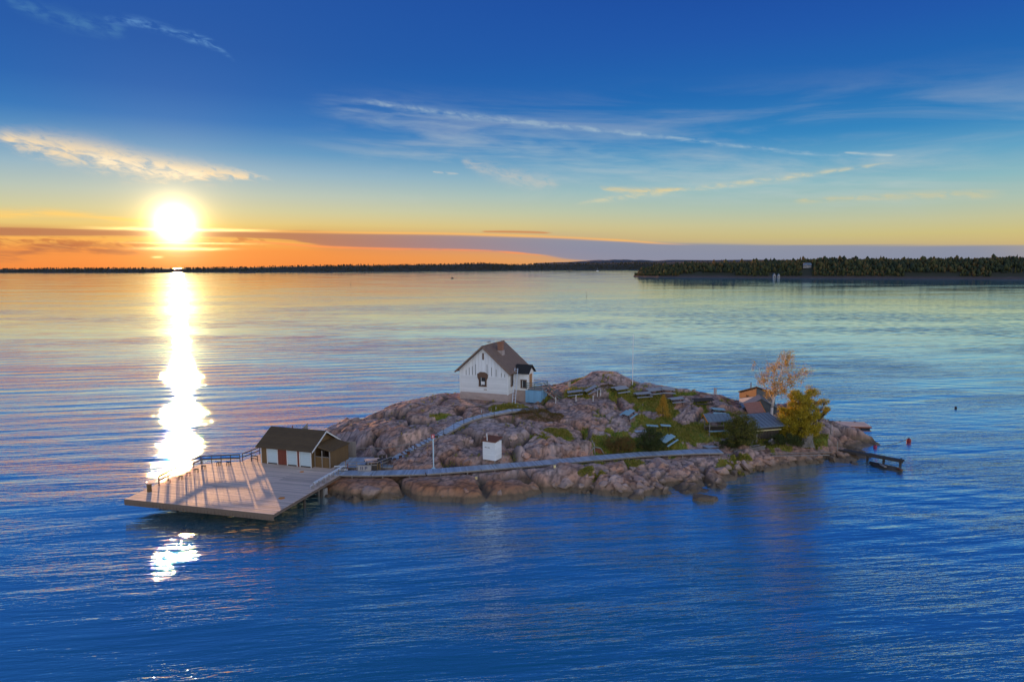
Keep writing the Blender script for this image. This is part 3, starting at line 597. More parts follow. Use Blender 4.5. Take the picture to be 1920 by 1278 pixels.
for s_, t_, lab in ((1.5, 12.9, 'left one of the two stools under the back railing of the deck'), (2.6, 13.3, 'right one of the two stools under the back railing of the deck')):
    q = thing('deck_stool', dw(s_, t_, DZ), DROT, lab, 'stool', 'small stools along the deck railing')
    MB().box((0, 0, .43), (.45, .34, .05)).build('seat', MT['darkwood'], q)
    for a in (-.18, .18):
        for b in (-.13, .13): MB().box((a, b, .2), (.05, .05, .41)).build('leg', MT['darkwood'], q)
q = thing('bollard_box', dw(.75, 2.6, DZ), DROT, 'brown square waste post standing alone on the sunlit end of the deck', 'bin')
MB().box((0, 0, .40), (.34, .34, .8)).build('body', MT['brownwall'], q); MB().box((0, 0, .83), (.42, .42, .06)).build('lid', MT['darkwood'], q)
# white handrail and low steps on the right side of the deck
hb = [dl(574, 914), dl(600, 900), dl(638, 883)]
q = thing('white_handrail', dw(17.75, 7.9, DZ), DROT, 'pale handrail on low frames along the right edge of the bathing deck', 'handrail')
MB().beam((0, 0, .72), (0, 6.6, .72), .22, .05).build('top_rail', MT['white'], q)
MB().beam((-.25, -.3, .40), (-.25, 6.4, .40), .10, .04).build('lower_rail', MT['white'], q)
for k in range(7):
    y_ = k*1.08; MB().box((0, y_, .35), (.07, .07, .7)).build('post', MT['greywood'], q); MB().box((-.25, y_, .19), (.06, .06, .38)).build('post', MT['greywood'], q)
    MB().box((-.12, y_, .15), (.34, .05, .05)).build('crossbar', MT['greywood'], q)

# ------------------------------------------------------------------ changing shed on the deck
SROT = math.radians(-18.5)
shed = thing('changing_shed', dw(5.9, 15.35, DZ), SROT, 'brown changing shed with dark roof, white trim and pale blue shutters, on the deck', 'shed')
L_, Dp, Hw, Rg = 7.35, 5.2, 2.35, 1.55
def wall_boards(par, x0, x1, y, z0, z1, m, w_=.28, axis='x', nm='wall_board', th=.05):
    n = max(1, round((x1-x0)/w_)); ww = (x1-x0)/n
    for k in range(n):
        c_ = x0+ww*(k+.5); d_ = (ww-.012, th, z1-z0) if axis == 'x' else (th, ww-.012, z1-z0)
        MB().box((c_, y+(.004 if k % 2 else 0), (z0+z1)/2) if axis == 'x' else (y+(.004 if k % 2 else 0), c_, (z0+z1)/2), d_).build(nm, m, par)
MB().prism([(.06, .06, 0), (L_-.06, .06, 0), (L_-.06, Dp-.06, 0), (.06, Dp-.06, 0)], (0, 0, Hw)).build('wall_core', MT['darkwood'], shed)
MB().prism([(.02, -.0, Hw), (.02, Dp, Hw), (.02, Dp/2, Hw+Rg)], (.06, 0, 0)).build('gable_wall', MT['brownwall'], shed)
MB().prism([(L_-.08, -.0, Hw), (L_-.08, Dp, Hw), (L_-.08, Dp/2, Hw+Rg)], (.06, 0, 0)).build('gable_wall', MT['brownwall'], shed)
segs = [(0, .85, 'wall'), (.97, 2.37, 'shutter'), (2.49, 3.79, 'door'), (3.91, 5.21, 'shutter'), (5.33, 5.62, 'wall'), (5.74, 7.2, 'shutter')]
for a, b, k in segs:
    if k == 'wall': MB().box(((a+b)/2, 0, Hw/2), (b-a, .08, Hw)).build('wall_panel', MT['brownwall'] if a < .5 else MT['redbrown'], shed)
    elif k == 'shutter':
        o_ = MB().box(((a+b)/2, .0, Hw/2+.05), (b-a, .06, Hw-.22)).build('shutter', MT['paleblue'], shed)
        for z_ in np.arange(.35, Hw, .24): MB().box(((a+b)/2, -.035, z_), (b-a-.08, .02, .02)).build('shutter_slat', MT['white'], o_)
    else:
        o_ = MB().box(((a+b)/2, .0, Hw/2), (b-a, .06, Hw-.1)).build('door', MT['redbrown'], shed)
        for k2 in range(4): MB().box((a+(b-a)*(k2+.5)/4, -.038, Hw/2), ((b-a)/4-.03, .02, Hw-.16)).build('door_board', MT['redbrown'], o_)
        MB().box((b-.15, -.07, 1.05), (.04, .06, .12)).build('handle', MT['rust'], o_)
for x_ in (.10, .91, 2.43, 3.85, 5.27, 5.68, 7.28): MB().box((x_ if x_ > .2 else .02, -.06, Hw/2), (.10, .07, Hw)).build('trim_board', MT['white'], shed)
MB().box((L_/2, -.06, Hw-.04), (L_+.1, .08, .09)).build('trim_board', MT['white'], shed)
wall_boards(shed, 0.02, Dp, L_, 0, Hw, MT['brownwall'], .3, 'y')
wall_boards(shed, 0.02, Dp, 0, 0, Hw, MT['brownwall'], .3, 'y')
ov, oe = .55, .45
sl_ = Rg/(Dp/2)
rf = MB().prism([(-oe, -ov, Hw-sl_*ov+.05), (L_+oe, -ov, Hw-sl_*ov+.05), (L_+oe, Dp/2, Hw+Rg+.05), (-oe, Dp/2, Hw+Rg+.05)], (0, 0, .09)).build('roof', MT['darkroof'], shed)
MB().prism([(-oe, Dp+ov, Hw-sl_*ov+.05), (L_+oe, Dp+ov, Hw-sl_*ov+.05), (L_+oe, Dp/2+.003, Hw+Rg+.05), (-oe, Dp/2+.003, Hw+Rg+.05)], (0, 0, .09)).build('roof', MT['darkroof'], shed)
nrow = 8
for k in range(nrow):                      # felt strips lying over one another
    u0 = k/nrow; y0 = -ov+(Dp/2+ov)*u0; z0 = Hw-sl_*ov+.14+(Rg+sl_*ov)*u0; y1 = -ov+(Dp/2+ov)*(k+1)/nrow; z1 = Hw-sl_*ov+.14+(Rg+sl_*ov)*(k+1)/nrow
    MB().prism([(-oe-.01, y0, z0+.012), (L_+oe+.01, y0, z0+.012), (L_+oe+.01, y1+.03, z1+.004), (-oe-.01, y1+.03, z1+.004)], (0, 0, .012)).build('felt_strip', MT['darkroof'], rf)
for yy in (-ov, Dp+ov):
    for x_ in (L_+oe+.03, -oe-.03): MB().beam((x_, yy, Hw-sl_*ov+.05), (x_, Dp/2, Hw+Rg+.05), .04, .17).build('barge_board', MT['white'], shed)
MB().tube((2.6, Dp/2+.3, Hw+Rg-.1), (2.6, Dp/2+.3, Hw+Rg+.35), .06).build('vent_pipe', MT['rust'], shed)
MB().prism([(3.6, Dp/2+.5, Hw+Rg-.2), (4.7, Dp/2+.5, Hw+Rg-.2), (4.7, Dp/2+.5, Hw+Rg+.75)], (0, .1, 0)).build('roof_ladder_end', MT['greywood'], shed)
# porch in front of the right gable
px0, px1 = L_+.05, L_+2.3
MB().prism([(px0, .35, 2.62), (px1+.2, .35, 2.05), (px1+.2, 4.6, 2.05), (px0, 4.6, 2.62)], (0, 0, .09)).build('porch_roof', MT['darkroof'], shed)
for k in range(11): MB().box(((px0+px1+.2)/2, .42+.4*k, 2.455), (px1+.2-px0, .05, .04), Matrix.Rotation(math.atan2(.57, 2.45), 3, 'Y')).build('porch_roof_batten', MT['brownwall'], shed)
wall_boards(shed, px0+.1, px1, .5, 0, 1.3, MT['brownwall'], .28, 'x', 'porch_board'); MB().box(((px0+px1)/2+.05, .5, 1.34), (px1-px0, .12, .06)).build('porch_sill', MT['greywood'], shed)
wall_boards(shed, .5, 4.5, px1, 0, 1.98, MT['brownwall'], .28, 'y', 'porch_board')
for x_ in (px0+.1, (px0+px1)/2, px1-.05): MB().box((x_, .45, 1.06), (.1, .1, 2.12)).build('porch_post', MT['greywood'], shed)
MB().box((px0+.4, 2.5, 1.1), (.5, 1.6, 2.0)).build('porch_inner_wall', MT['darkwood'], shed)
# plank screen behind the shed
p0 = at(634, 858, 1.7); q = thing('plank_screen', (p0[0], p0[1]+.6, 1.0), math.radians(-8), 'weathered grey vertical plank screen between the shed and the rock', 'fence')
wall_boards(q, 0, 2.3, 0, 0, 2.75, MT['greywood'], .23, 'x', 'fence_board', .035)
for x_ in (.1, 2.2): MB().box((x_, .08, 1.3), (.1, .1, 2.6)).build('post', MT['darkwood'], q)

# ------------------------------------------------------------------ boardwalks
def boardwalk(name, L, width, label, mplank, step=.19, cat='boardwalk', post_every=3.2, kerb=False):
    q = thing(name, (L[0].x, L[0].y, L[0].z), 0, label, cat); b0 = L[0].copy()
    mb = MB(); carry = 0
    for a, b in zip(L[:-1], L[1:]):
        d = b-a; ln = d.length; dn = d.normalized(); sd = Vector((-dn.y, dn.x, 0)).normalized(); s = carry
        while s < ln:
            c_ = a+dn*s-b0; rot = Matrix((dn, sd, dn.cross(sd))).transposed()
            mb.box(c_+Vector((0, 0, -.02+rng.uniform(-.006, .006))), (step-.022, width+rng.uniform(-.04, .04), .04), rot); s += step
        carry = s-ln
        for off in (-width/2+.12, width/2-.12):
            MB().beam(a-b0+sd*off+Vector((0, 0, -.135)), b-b0+sd*off+Vector((0, 0, -.135)), .09, .18).build('side_beam', MT['greywood'], q)
        n = max(1, round(ln/post_every))
        for k in range(n):
            for off in (-width/2+.2, width/2-.2):
                c_ = a+dn*(ln*(k+.5)/n)+sd*off; gz_ = ground(c_.x, c_.y)
                if c_.z-.2-gz_ > .12: MB().box((c_.x-b0.x, c_.y-b0.y, (c_.z-.2+gz_-.25)/2-b0.z), (.13, .13, c_.z-.2-gz_+.25)).build('support_post', MT['greywood'], q)
    mb.build('plank', mplank, q, kind='stuff'); return q
bw = boardwalk('long_boardwalk', WALK, 1.9, 'long raised sky-tinted grey boardwalk running along the rocky shore from deck to right end', MT['walk'])
boardwalk('side_boardwalk', line3([(1312, 828.5, 2.2), (1338, 838, 2.2)]), 1.7, 'short boardwalk branching off at the far right end of the long one', MT['walk'])
terr = line3([(642, 866, 1.80), (742, 866, 1.84)])
boardwalk('terrace', terr, 4.4, 'small wooden terrace holding tables between shed and rocks', MT['walk'], cat='terrace')
# stair walkway up to the house
q = thing('stair_walkway', STAIR[0], 0, 'blue-grey stair and ramp climbing the rock from the terrace to the house', 'stairs'); b0 = STAIR[0]
for si, (a, b) in enumerate(zip(STAIR[:-1], STAIR[1:])):
    d = b-a; dn = d.normalized(); sd = Vector((-dn.y, dn.x, 0)).normalized(); hd = Vector((dn.x, dn.y, 0)).normalized(); ln = d.length
    if si < 5:
        n = max(3, round(ln/.55))
        for k in range(n):
            c_ = a+d*((k+.5)/n)-b0; MB().box(c_, (ln/n+.02, 1.35, .05), Matrix((hd, sd, Vector((0, 0, 1)))).transposed()).build('step', MT['step'], q)
    else:
        mb = MB(); n = round(ln/.2)
        for k in range(n): mb.box(a+d*((k+.5)/n)-b0+Vector((0, 0, rng.uniform(-.005, .005))), (ln/n-.02, 1.3, .04), Matrix((dn, sd, dn.cross(sd))).transposed())
        mb.build('ramp_plank', MT['walk'], q, kind='stuff')
        MB().box(a-b0+Vector((0, 0, .03)), (.28, 1.42, .05), Matrix((hd, sd, Vector((0, 0, 1)))).transposed()).build('step', MT['step'], q)
    for off in (-.7, .7): MB().beam(a-b0+sd*off+Vector((0, 0, -.12)), b-b0+sd*off+Vector((0, 0, -.12)), .06, .22).build('stringer', MT['greywood'], q)
    c_ = b-b0; MB().box(c_+Vector((sd.x*-.72, sd.y*-.72, .38)), (.06, .06, .85)).build('post', MT['darkwood'], q)
    if si in (0, 2, 5, 8): MB().box(c_+Vector((sd.x*.72, sd.y*.72, .30)), (.06, .06, .7)).build('post', MT['greywood'], q)

# terrace railing with the sign panel, rear rail
TX = lambda px, py, z=1.83: at(px, py, z)
railing('terrace_railing', [TX(648, 880), TX(690, 880.5), TX(708, 880), TX(735, 869)], [1.83]*4, 1.1, 'front railing of the terrace with a painted board below', h=.95, m=MT['greywood'], rails=((.98, .16, .05), (.6, .03, .1)))
railing('terrace_railing', [TX(655, 852), TX(683, 850), TX(718, 851.5), TX(768, 842.5, 2.4)], [1.83, 1.83, 1.83, 2.4], 1.6, 'rear railing of the terrace running below the bare rock', h=.8, m=MT['greywood'], rails=((.98, .12, .06),))
p = TX(672, 881.5); q = thing('sign_board', (p[0], p[1]-.12, 1.8), math.radians(-3), 'white board with dark letters on the front of the terrace', 'sign')
MB().box((.75, 0, .34), (1.6, .04, .68)).build('board', MT['concrete'], q)
for x_, w_, z0, z1 in ((.32, .07, .15, .55), (.52, .07, .15, .55), (.86, .06, .15, .55)): MB().box((x_, -.03, (z0+z1)/2), (w_, .02, z1-z0)).build('letter', MT['ink'], q)
MB().box((.99, -.03, .52), (.2, .02, .06)).build('letter', MT['ink'], q); MB().box((.99, -.03, .36), (.2, .02, .06)).build('letter', MT['ink'], q); MB().box((1.09, -.03, .44), (.05, .02, .20)).build('letter', MT['ink'], q)
p = TX(692, 881); q = thing('bar_counter', (p[0], p[1]+.1, 1.8), 0, 'dark opening with brown posts under the terrace railing, right of the board', 'counter')
MB().box((.55, .3, .4), (1.3, .4, .8)).build('body', MT['darkwood'], q)
for x_ in (-.1, .25, 1.0, 1.3): MB().box((x_, .05, .42), (.12, .08, .84)).build('front_board', MT['brownwall'] if x_ > .9 else MT['greywood'], q)
p = TX(640, 881); q = thing('low_steps', (p[0], p[1], 1.78), math.radians(20), 'low steps with two pale edges between deck and terrace', 'steps')
for k, (y_, m_) in enumerate(((0, 'white'), (.9, 'white'))): MB().box((0, y_, .12+.17*k), (1.5, .16, .08), Matrix.Rotation(-.35, 3, 'Z')).build('step_edge', MT[m_], q)
MB().box((0, .45, .18), (1.4, .8, .08), Matrix.Rotation(-.35, 3, 'Z')).build('tread', MT['greywood'], q)
MB().box((.6, .8, .5), (.08, .08, .9)).build('post', MT['redbrown'], q); MB().box((.75, -.1, .45), (.08, .08, .8)).build('post', MT['redbrown'], q)
# ------------------------------------------------------------------ the white house on the rock
HZ = 7.05; Lc = at(863, 733.2, HZ); HROT = math.radians(-22.5); HW_, HD_, WH, RR = 7.95, 7.3, 3.55, 3.45
house = thing('white_house', (Lc[0], Lc[1], HZ), HROT, 'white wooden house with brown plank roof and brick chimney on top of the rock', 'house')
MB().box((HW_/2, HD_/2, WH/2), (HW_-.1, HD_-.1, WH)).build('wall_core', MT['palewhite'], house)
MB().prism([(.05, .05, WH), (HW_-.05, .05, WH), (HW_/2, .05, WH+RR-.12)], (0, HD_-.1, 0)).build('wall_core', MT['palewhite'], house)
WZ = 2.42                                 # level where the upright boards start
for k in range(7): MB().box((HW_/2, -.005, WZ*(k+.5)/7), (HW_+.05, .05, WZ/7-.018)).build('wall_board', MT['palewhite'], house)
for k in range(8): MB().box((HW_+.005, HD_/2, WH*(k+.5)/8), (.05, HD_, WH/8-.018)).build('wall_board', MT['palewhite'], house)
MB().box((HW_/2, -.05, WZ+.02), (HW_+.1, .06, .08)).build('ledge', MT['palewhite'], house)
nb = 15
for k in range(nb):                       # upright gable boards with dark gaps between some of them
    x0 = HW_*k/nb; x1 = HW_*(k+1)/nb; sl2 = RR/(HW_/2)
    zt = lambda x: WH+RR-abs(x-HW_/2)*sl2-.14
    MB().prism([(x0+.015, -.03, WZ+.06), (x1-.015, -.03, WZ+.06), (x1-.015, -.03, zt(x1)), (x0+.015, -.03, zt(x0))] if not (x0 < HW_/2 < x1) else
               [(x0+.015, -.03, WZ+.06), (x1-.015, -.03, WZ+.06), (x1-.015, -.03, zt(x1)), (HW_/2, -.03, zt(HW_/2)), (x0+.015, -.03, zt(x0))], (0, .05, 0)).build('gable_board', MT['palewhite'], house)
for k, zz in zip((2, 3, 4, 5, 6, 8.6, 10, 11.4, 13, 14), (.9, 1.3, 1.55, 1.9, 0, 2.0, 1.55, 1.25, .7, .55)):
    if zz: MB().box((HW_*k/nb, -.045, WZ+.12+zz/2), (.06, .03, zz*.85)).build('gable_slit', MT['darkwood'], house)
MB().box((HW_/2-.05, -.05, WH+RR-1.45), (.26, .05, 1.0)).build('attic_vent', MT['trim'], house)
for x_ in (.03, HW_-.03): MB().box((x_, -.03, WH/2-.1), (.16, .07, WH)).build('corner_board', MT['palewhite'], house)
# foundation
fb = bmesh.new(); bmesh.ops.create_cube(fb, size=1); bmesh.ops.subdivide_edges(fb, edges=fb.edges[:], cuts=7, use_grid_fill=True)
for v in fb.verts:
    v.co = Vector((v.co.x*(HW_+.12)+HW_/2, v.co.y*(HD_+.1)+HD_/2, v.co.z*2.4-1.2)); v.co += Vector(rng.normal(size=3))*.03*(1 if v.co.z < -.05 else 0)
me = bpy.data.meshes.new('foundation'); fb.to_mesh(me); fb.free(); me.materials.append(MT['stonefoot']); link('foundation', me, house)
# roof
ov = .62; g0, g1 = -.55, HD_+.5; s2 = RR/(HW_/2); e = ov*s2; mid = HW_/2
for sd_, m_ in ((-1, 'houseroof'), (1, 'houseroof')):
    xe = mid+sd_*(HW_/2+ov); rf = MB().prism([(xe, g0, WH-e), (mid+sd_*.002, g0, WH+RR), (mid+sd_*.002, g1, WH+RR), (xe, g1, WH-e)], (0, 0, .11)).build('roof_slope', MT['darkroof'], house)
    n = 22
    for k in range(n):
        y0 = g0-.02+(g1-g0+.04)*k/n; y1 = g0-.02+(g1-g0+.04)*(k+1)/n-.03; zz = .115+.022*(k % 2)
        if sd_ > 0 or k == 0: MB().prism([(xe+sd_*.04, y0, WH-e+zz), (mid, y0, WH+RR+zz), (mid, y1, WH+RR+zz), (xe+sd_*.04, y1, WH-e+zz)], (0, 0, .03)).build('roof_board', MT['houseroof'], rf)
for sd_ in (-1, 1): MB().beam((mid+sd_*(HW_/2+ov), g0-.03, WH-e+.03), (mid, g0-.03, WH+RR+.03), .05, .24).build('barge_board', MT['houseroof'], house)
MB().beam((mid, g0, WH+RR+.16), (mid, g1, WH+RR+.16), .22, .06).build('ridge_board', MT['houseroof'], house)
ch = MB().box((0, 0, 0), (.72, .72, 2.0)).build('chimney', MT['brick'], house); ch.location = (mid+1.5, 3.0, WH+RR-.62)
MB().box((0, 0, -.55), (.95, .95, .75)).build('chimney_base', MT['stonefoot'], ch); MB().box((0, 0, 1.02), (.84, .84, .12)).build('chimney_cap', MT['brick'], ch)
for k in range(7): MB().box((0, 0, -.1+.15*k), (.735, .735, .012)).build('mortar_line', MT['concrete'], ch)
q = thing('antenna', Vector((Lc[0], Lc[1], HZ))+Matrix.Rotation(HROT, 3, 'Z') @ Vector((mid-.1, 2.2, WH+RR+.1)), HROT, 'small spiky antenna on the roof ridge of the white house', 'antenna')
MB().tube((0, 0, 0), (0, 0, .55), .02).build('mast', MT['rust'], q)
for k in range(5): MB().tube((-.35+.05*k, (k-2)*.12, .3+.05*k), (.4-.04*k, (k-2)*.1, .38+.03*k), .014, n=5).build('antenna_rod', MT['rust'], q)
def window(par, c, w, h, axis, m_frame, name='window', hood=False, curtain=False):
    x, y, z = c; f = link(name, None, par); f.location = c
    if axis == 'y': f.rotation_euler = (0, 0, math.pi/2)
    MB().box((0, .02, 0), (w-.1, .04, h-.1)).build('pane', MT['glass'], f)
    if curtain: MB().box((.02, -.005, -h*.18), (w*.55, .02, h*.34)).build('curtain', MT['white'], f)
    for dx in (-w/2, w/2): MB().box((dx, -.03, 0), (.14, .08, h+.14)).build('frame', m_frame, f)
    for dz in (-h/2, h/2): MB().box((0, -.032, dz), (w+.2, .09, .13)).build('frame', m_frame, f)
    MB().box((-w*.22, -.02, 0), (.05, .05, h)).build('glazing_bar', MT['white'], f)
    if hood:
        MB().prism([(-w/2-.28, -.07, h/2-.15), (w/2+.28, -.07, h/2-.15), (w/2+.34, -.07, h/2+.35), (.38, -.07, h/2+.68), (-.38, -.07, h/2+.68), (-w/2-.34, -.07, h/2+.35)], (0, .06, 0)).build('carved_hood', MT['trim'], f)
        MB().prism([(-w/2-.30, -.075, h/2-.1), (-w/2+.05, -.075, h/2-.1), (-w/2+.05, -.075, -h*.1)], (0, .06, 0)).build('side_carving', MT['trim'], f)
        MB().prism([(w/2+.30, -.075, h/2-.1), (w/2-.05, -.075, h/2-.1), (w/2-.05, -.075, -h*.1)], (0, .06, 0)).build('side_carving', MT['trim'], f)
    return f
window(house, (3.83, -.06, 1.78), 1.12, 1.45, 'x', MT['trim'], hood=True, curtain=True)
window(house, (HW_+.06, 1.35, 1.95), .75, 1.65, 'y', MT['trim'])
MB().box((4.25, -.06, .55), (.5, .05, .08)).build('wall_hatch', MT['trim'], house)
# porch annex on the right long side
ax0, ax1, ay0, ay1, az_, ah = HW_+.03, HW_+2.2, 2.35, 4.75, .35, 2.75
porch = MB().prism([(ax0, ay0, az_), (ax1, ay0, az_), (ax1, ay1, az_), (ax0, ay1, az_)], (0, 0, ah)).build('porch_wall', MT['palewhite'], house)
for k in range(10): MB().box((ax0+(ax1-ax0)*(k+.5)/10, ay0-.02, az_+ah/2), ((ax1-ax0)/10-.02, .04, ah)).build('porch_board', MT['palewhite'], porch)
am = (ay0+ay1)/2
MB().prism([(ax1-.05, ay0, az_+ah), (ax1-.05, ay1, az_+ah), (ax1-.05, am, az_+ah+.85)], (.05, 0, 0)).build('porch_gable', MT['palewhite'], house)
for a, b in ((ay0-.35, am), (ay1+.35, am+.002)): MB().prism([(ax0-.1, a, az_+ah-.22), (ax1+.35, a, az_+ah-.22), (ax1+.35, b, az_+ah+.95), (ax0-.1, b, az_+ah+.95)], (0, 0, .1)).build('porch_roof', MT['porchroof'], house)
window(house, (ax0+1.55, ay0-.07, 1.35), .82, 1.15, 'x', MT['trim'], curtain=False)
pd = MB().box((ax1+.03, am, az_+1.35), (.06, 1.0, 2.1)).build('door', MT['orangewall'], house); MB().box((ax1+.1, am-.35, az_+1.1), (.05, .05, .12)).build('handle', MT['rust'], pd)
MB().box(((ax0+ax1)/2, am, az_-1.0), (ax1-ax0, ay1-ay0-.1, 2.0)).build('porch_foundation', MT['stonefoot'], house)
# landing, blue lean-to below it and the outside stairs
lx0, lx1 = ax1+.08, ax1+2.3
az_ = .65
MB().box(((lx0+lx1)/2, am, az_-.05), (lx1-lx0, ay1-ay0+.3, .1)).build('landing', MT['greywood'], house)
for k in range(8): MB().box((lx0-.25+(lx1-lx0+.3)*(k+.5)/8, ay0-.5, az_-1.05), ((lx1-lx0+.3)/8-.015, .06, 1.85)).build('blue_board', MT['blue'], house)
MB().box(((lx0+lx1)/2, am, az_-1.0), (lx1-lx0-.1, ay1-ay0-.1, 1.8)).build('store_room', MT['blue'], house)
for x_, y_ in ((lx0-.2, ay0-.3), (lx1, ay0-.3), (lx1, ay1+.1), ((lx0+lx1)/2, ay0-.3)): MB().box((x_, y_, az_+.45), (.07, .07, 1.0)).build('landing_post', MT['railgreen'], house)
for z_ in (.35, .62, .92):
    MB().beam((lx0-.2, ay0-.3, az_+z_), (lx1, ay0-.3, az_+z_), .07, .09).build('landing_rail', MT['railgreen'], house)
    MB().beam((lx0, ay1+.1, az_+z_), (lx1, ay1+.1, az_+z_), .07, .09).build('landing_rail', MT['railgreen'], house)
n = 8
for k in range(n):
    MB().box((lx1+.15+.3*k, am, az_-.12-.23*k), (.3, 1.1, .05)).build('stair_tread', MT['redbrown'], house)
for y_ in (am-.58, am+.58):
    MB().beam((lx1, y_, az_+.92), (lx1+2.5, y_, az_-.85), .05, .07).build('stair_rail', MT['railgreen'], house)
    MB().beam((lx1, y_, az_+.5), (lx1+2.5, y_, az_-1.25), .04, .06).build('stair_rail', MT['railgreen'], house)
    MB().beam((lx1, y_, az_-.1), (lx1+2.5, y_, az_-1.8), .05, .2).build('stair_stringer', MT['greywood'], house)
    for x_ in (1.2, 2.4): MB().box((lx1+x_, y_, az_-.68*x_+.0), (.06, .06, 1.0)).build('stair_post', MT['railgreen'], house)
# ladder leaning on the house
a = at(963, 760, 5.95); b = Vector((Lc[0], Lc[1], HZ))+Matrix.Rotation(HROT, 3, 'Z') @ Vector((ax0+.55, ay0-.5, ah+1.0))
q = thing('ladder', a, 0, 'pale wooden ladder leaning against the porch roof of the white house', 'ladder'); bl = b-Vector(a); sdv = Vector((math.cos(HROT), math.sin(HROT), 0))*.24
for s_ in (-1, 1): MB().beam(sdv*s_, bl+sdv*s_, .09, .06).build('ladder_rail', MT['step'], q)
for k in range(13): MB().beam(bl*((k+.6)/13)-sdv, bl*((k+.6)/13)+sdv, .07, .05).build('rung', MT['step'], q)

# ------------------------------------------------------------------ small things about the islet
def wpt(px, py, dz=0.): p = hit(px, py); return (p[0], p[1], p[2]+dz)
p = wpt(813, 876, -.1); q = thing('lifebuoy_pole', p, 0, 'pale blue pole with a red and white lifebuoy box at its top, beside the boardwalk', 'lifebuoy pole')
MB().tube((0, 0, 0), (0, 0, 3.8), .075, n=8).build('pole', MT['pole'], q); MB().tube((0, 0, 0), (0, 0, .12), .32, .2, n=10).build('base', MT['pole'], q)
MB().box((0, 0, 3.98), (.34, .22, .42)).build('buoy_box', MT['red'], q); MB().box((0, -.12, 3.98), (.12, .03, .3)).build('white_mark', MT['white'], q)
MB().box((.42, .0, 3.95), (.42, .18, .26)).build('lamp_box', MT['darkwood'], q); MB().beam((.1, 0, 3.8), (.6, 0, 3.8), .05).build('arm', MT['darkwood'], q)
p = wpt(923, 862, -.25); hz0 = p[2]; q = thing('white_hut', p, math.radians(-28), 'small white hut on short legs with a red-brown lid roof above the boardwalk', 'hut')
hw = 1.75; hh = 2.25
MB().box((0, 0, .45+hh/2), (hw-.06, 1.5, hh)).build('hut_wall', MT['palewhite'], q)
for k in range(8): MB().box((0, -.77, .45+hh*(k+.5)/8), (hw, .05, hh/8-.02)).build('wall_board', MT['palewhite'], q)
for k in range(8): MB().box((hw/2, 0, .45+hh*(k+.5)/8), (.05, 1.52, hh/8-.02)).build('wall_board', MT['palewhite'], q)
MB().prism([(-hw/2-.12, -.9, .45+hh+.02), (hw/2+.12, -.9, .45+hh+.02), (hw/2+.12, .9, .45+hh+.32), (-hw/2-.12, .9, .45+hh+.32)], (0, 0, .09)).build('roof', MT['rust'], q)
for x_ in (-.7, .7):
    for y_ in (-.6, .6): MB().box((x_, y_, .1), (.12, .12, .95)).build('leg', MT['greywood'], q)
MB().tube((-.25, -.62, 1.6), (-.25, -.86, 3.75), .055).build('vent_pipe', MT['white'], q)
for x_ in (-.45, -.05): MB().box((x_, -.81, 2.0), (.3, .02, .06)).build('vent_slot', MT['darkwood'], q)
p = wpt(1186, 723, -.1); q = thing('flagpole', p, 0, 'tall thin white flagpole on the highest ridge, without a flag', 'flagpole')
MB().tube((0, 0, 0), (0, 0, 8.1), .06, .035, n=8).build('pole', MT['white'], q); bm_ = MB().tube((0, 0, 8.1), (0, 0, 8.25), .07, .03, n=8); bm_.build('knob', MT['white'], q); MB().tube((0, 0, 0), (0, 0, .3), .15, .1).build('foot', MT['concrete'], q)
for px, py, h_, w_, lab, m_ in ((1067, 724, .85, .36, 'short brown square post on the sunlit ridge right of the house', 'concrete'), (1218, 723, .55, .42, 'low pinkish block post just right of the flagpole', 'concrete'), (1341, 738, 1.25, .42, 'tall grey square post on the right ridge before the brown hut', 'concrete')):
    p = wpt(px, py, -.1); q = thing('stone_post', p, .3, lab, 'post'); MB().box((0, 0, h_/2), (w_, w_, h_)).build('shaft', MT[m_], q); MB().box((0, 0, h_), (w_+.08, w_+.08, .07)).build('cap', MT['concrete'], q)
for px, py, lab in ((893, 898, 'warm pale lamp post box below the boardwalk under the white hut'), (1040, 876.5, 'small pale lamp box under the middle of the boardwalk')):
    p = wpt(px, py, 0); q = thing('ground_lamp', p, 0, lab, 'lamp'); MB().box((0, 0, .18), (.26, .2, .36)).build('housing', MT['yellow'], q); MB().box((0, 0, .38), (.34, .28, .05)).build('cap', MT['greywood'], q)

def slope_rot(x, y, rz, s=1.0):
    r_ = 1.1; dx = (ground(x+r_, y)-ground(x-r_, y))/(2*r_)*s; dy = (ground(x, y+r_)-ground(x, y-r_))/(2*r_)*s
    n = Vector((-dx, -dy, 1)).normalized(); X_ = Vector((math.cos(rz), math.sin(rz), 0)); Y_ = n.cross(X_).normalized(); X_ = Y_.cross(n)
    return Matrix((X_, Y_, n)).transposed().to_euler()
def picnic(px, py, deg, L, label, m='tabletop', bench=True, W=.8, h=.75, grp='picnic tables and benches on the islet', nm='picnic_table', cat='picnic table', tilt=.7):
    L *= .88; p = wpt(px, py, 0); x, y = p[0], p[1]; z = max(ground(x+a, y+b) for a in (-.5, 0, .5) for b in (-.5, 0, .5))*.5+ground(x, y)*.5
    q = thing(nm, (x, y, z), 0, label, cat, grp, rot=slope_rot(x, y, R(deg), tilt))
    nb_ = 5 if W > .6 else 3
    for k in range(nb_): MB().box((0, -W/2+W*(k+.5)/nb_, h), (L, W/nb_-.025, .05)).build('top_board', MT[m], q)
    for x_ in (-L/2+.3, L/2-.3):
        for s_ in (-1, 1): MB().beam((x_, s_*.62 if bench else s_*W*.4, -.2), (x_, s_*W*.3, h-.03), .08, .06, (1, 0, 0)).build('leg', MT['darkwood'], q)
        if bench: MB().box((x_+.05, 0, .40), (.05, 1.5, .08)).build('cross_beam', MT['darkwood'], q)
    if bench:
        for s_ in (-1, 1): MB().box((0, s_*.78, .45), (L, .24, .045)).build('bench_board', MT[m], q)
    return q
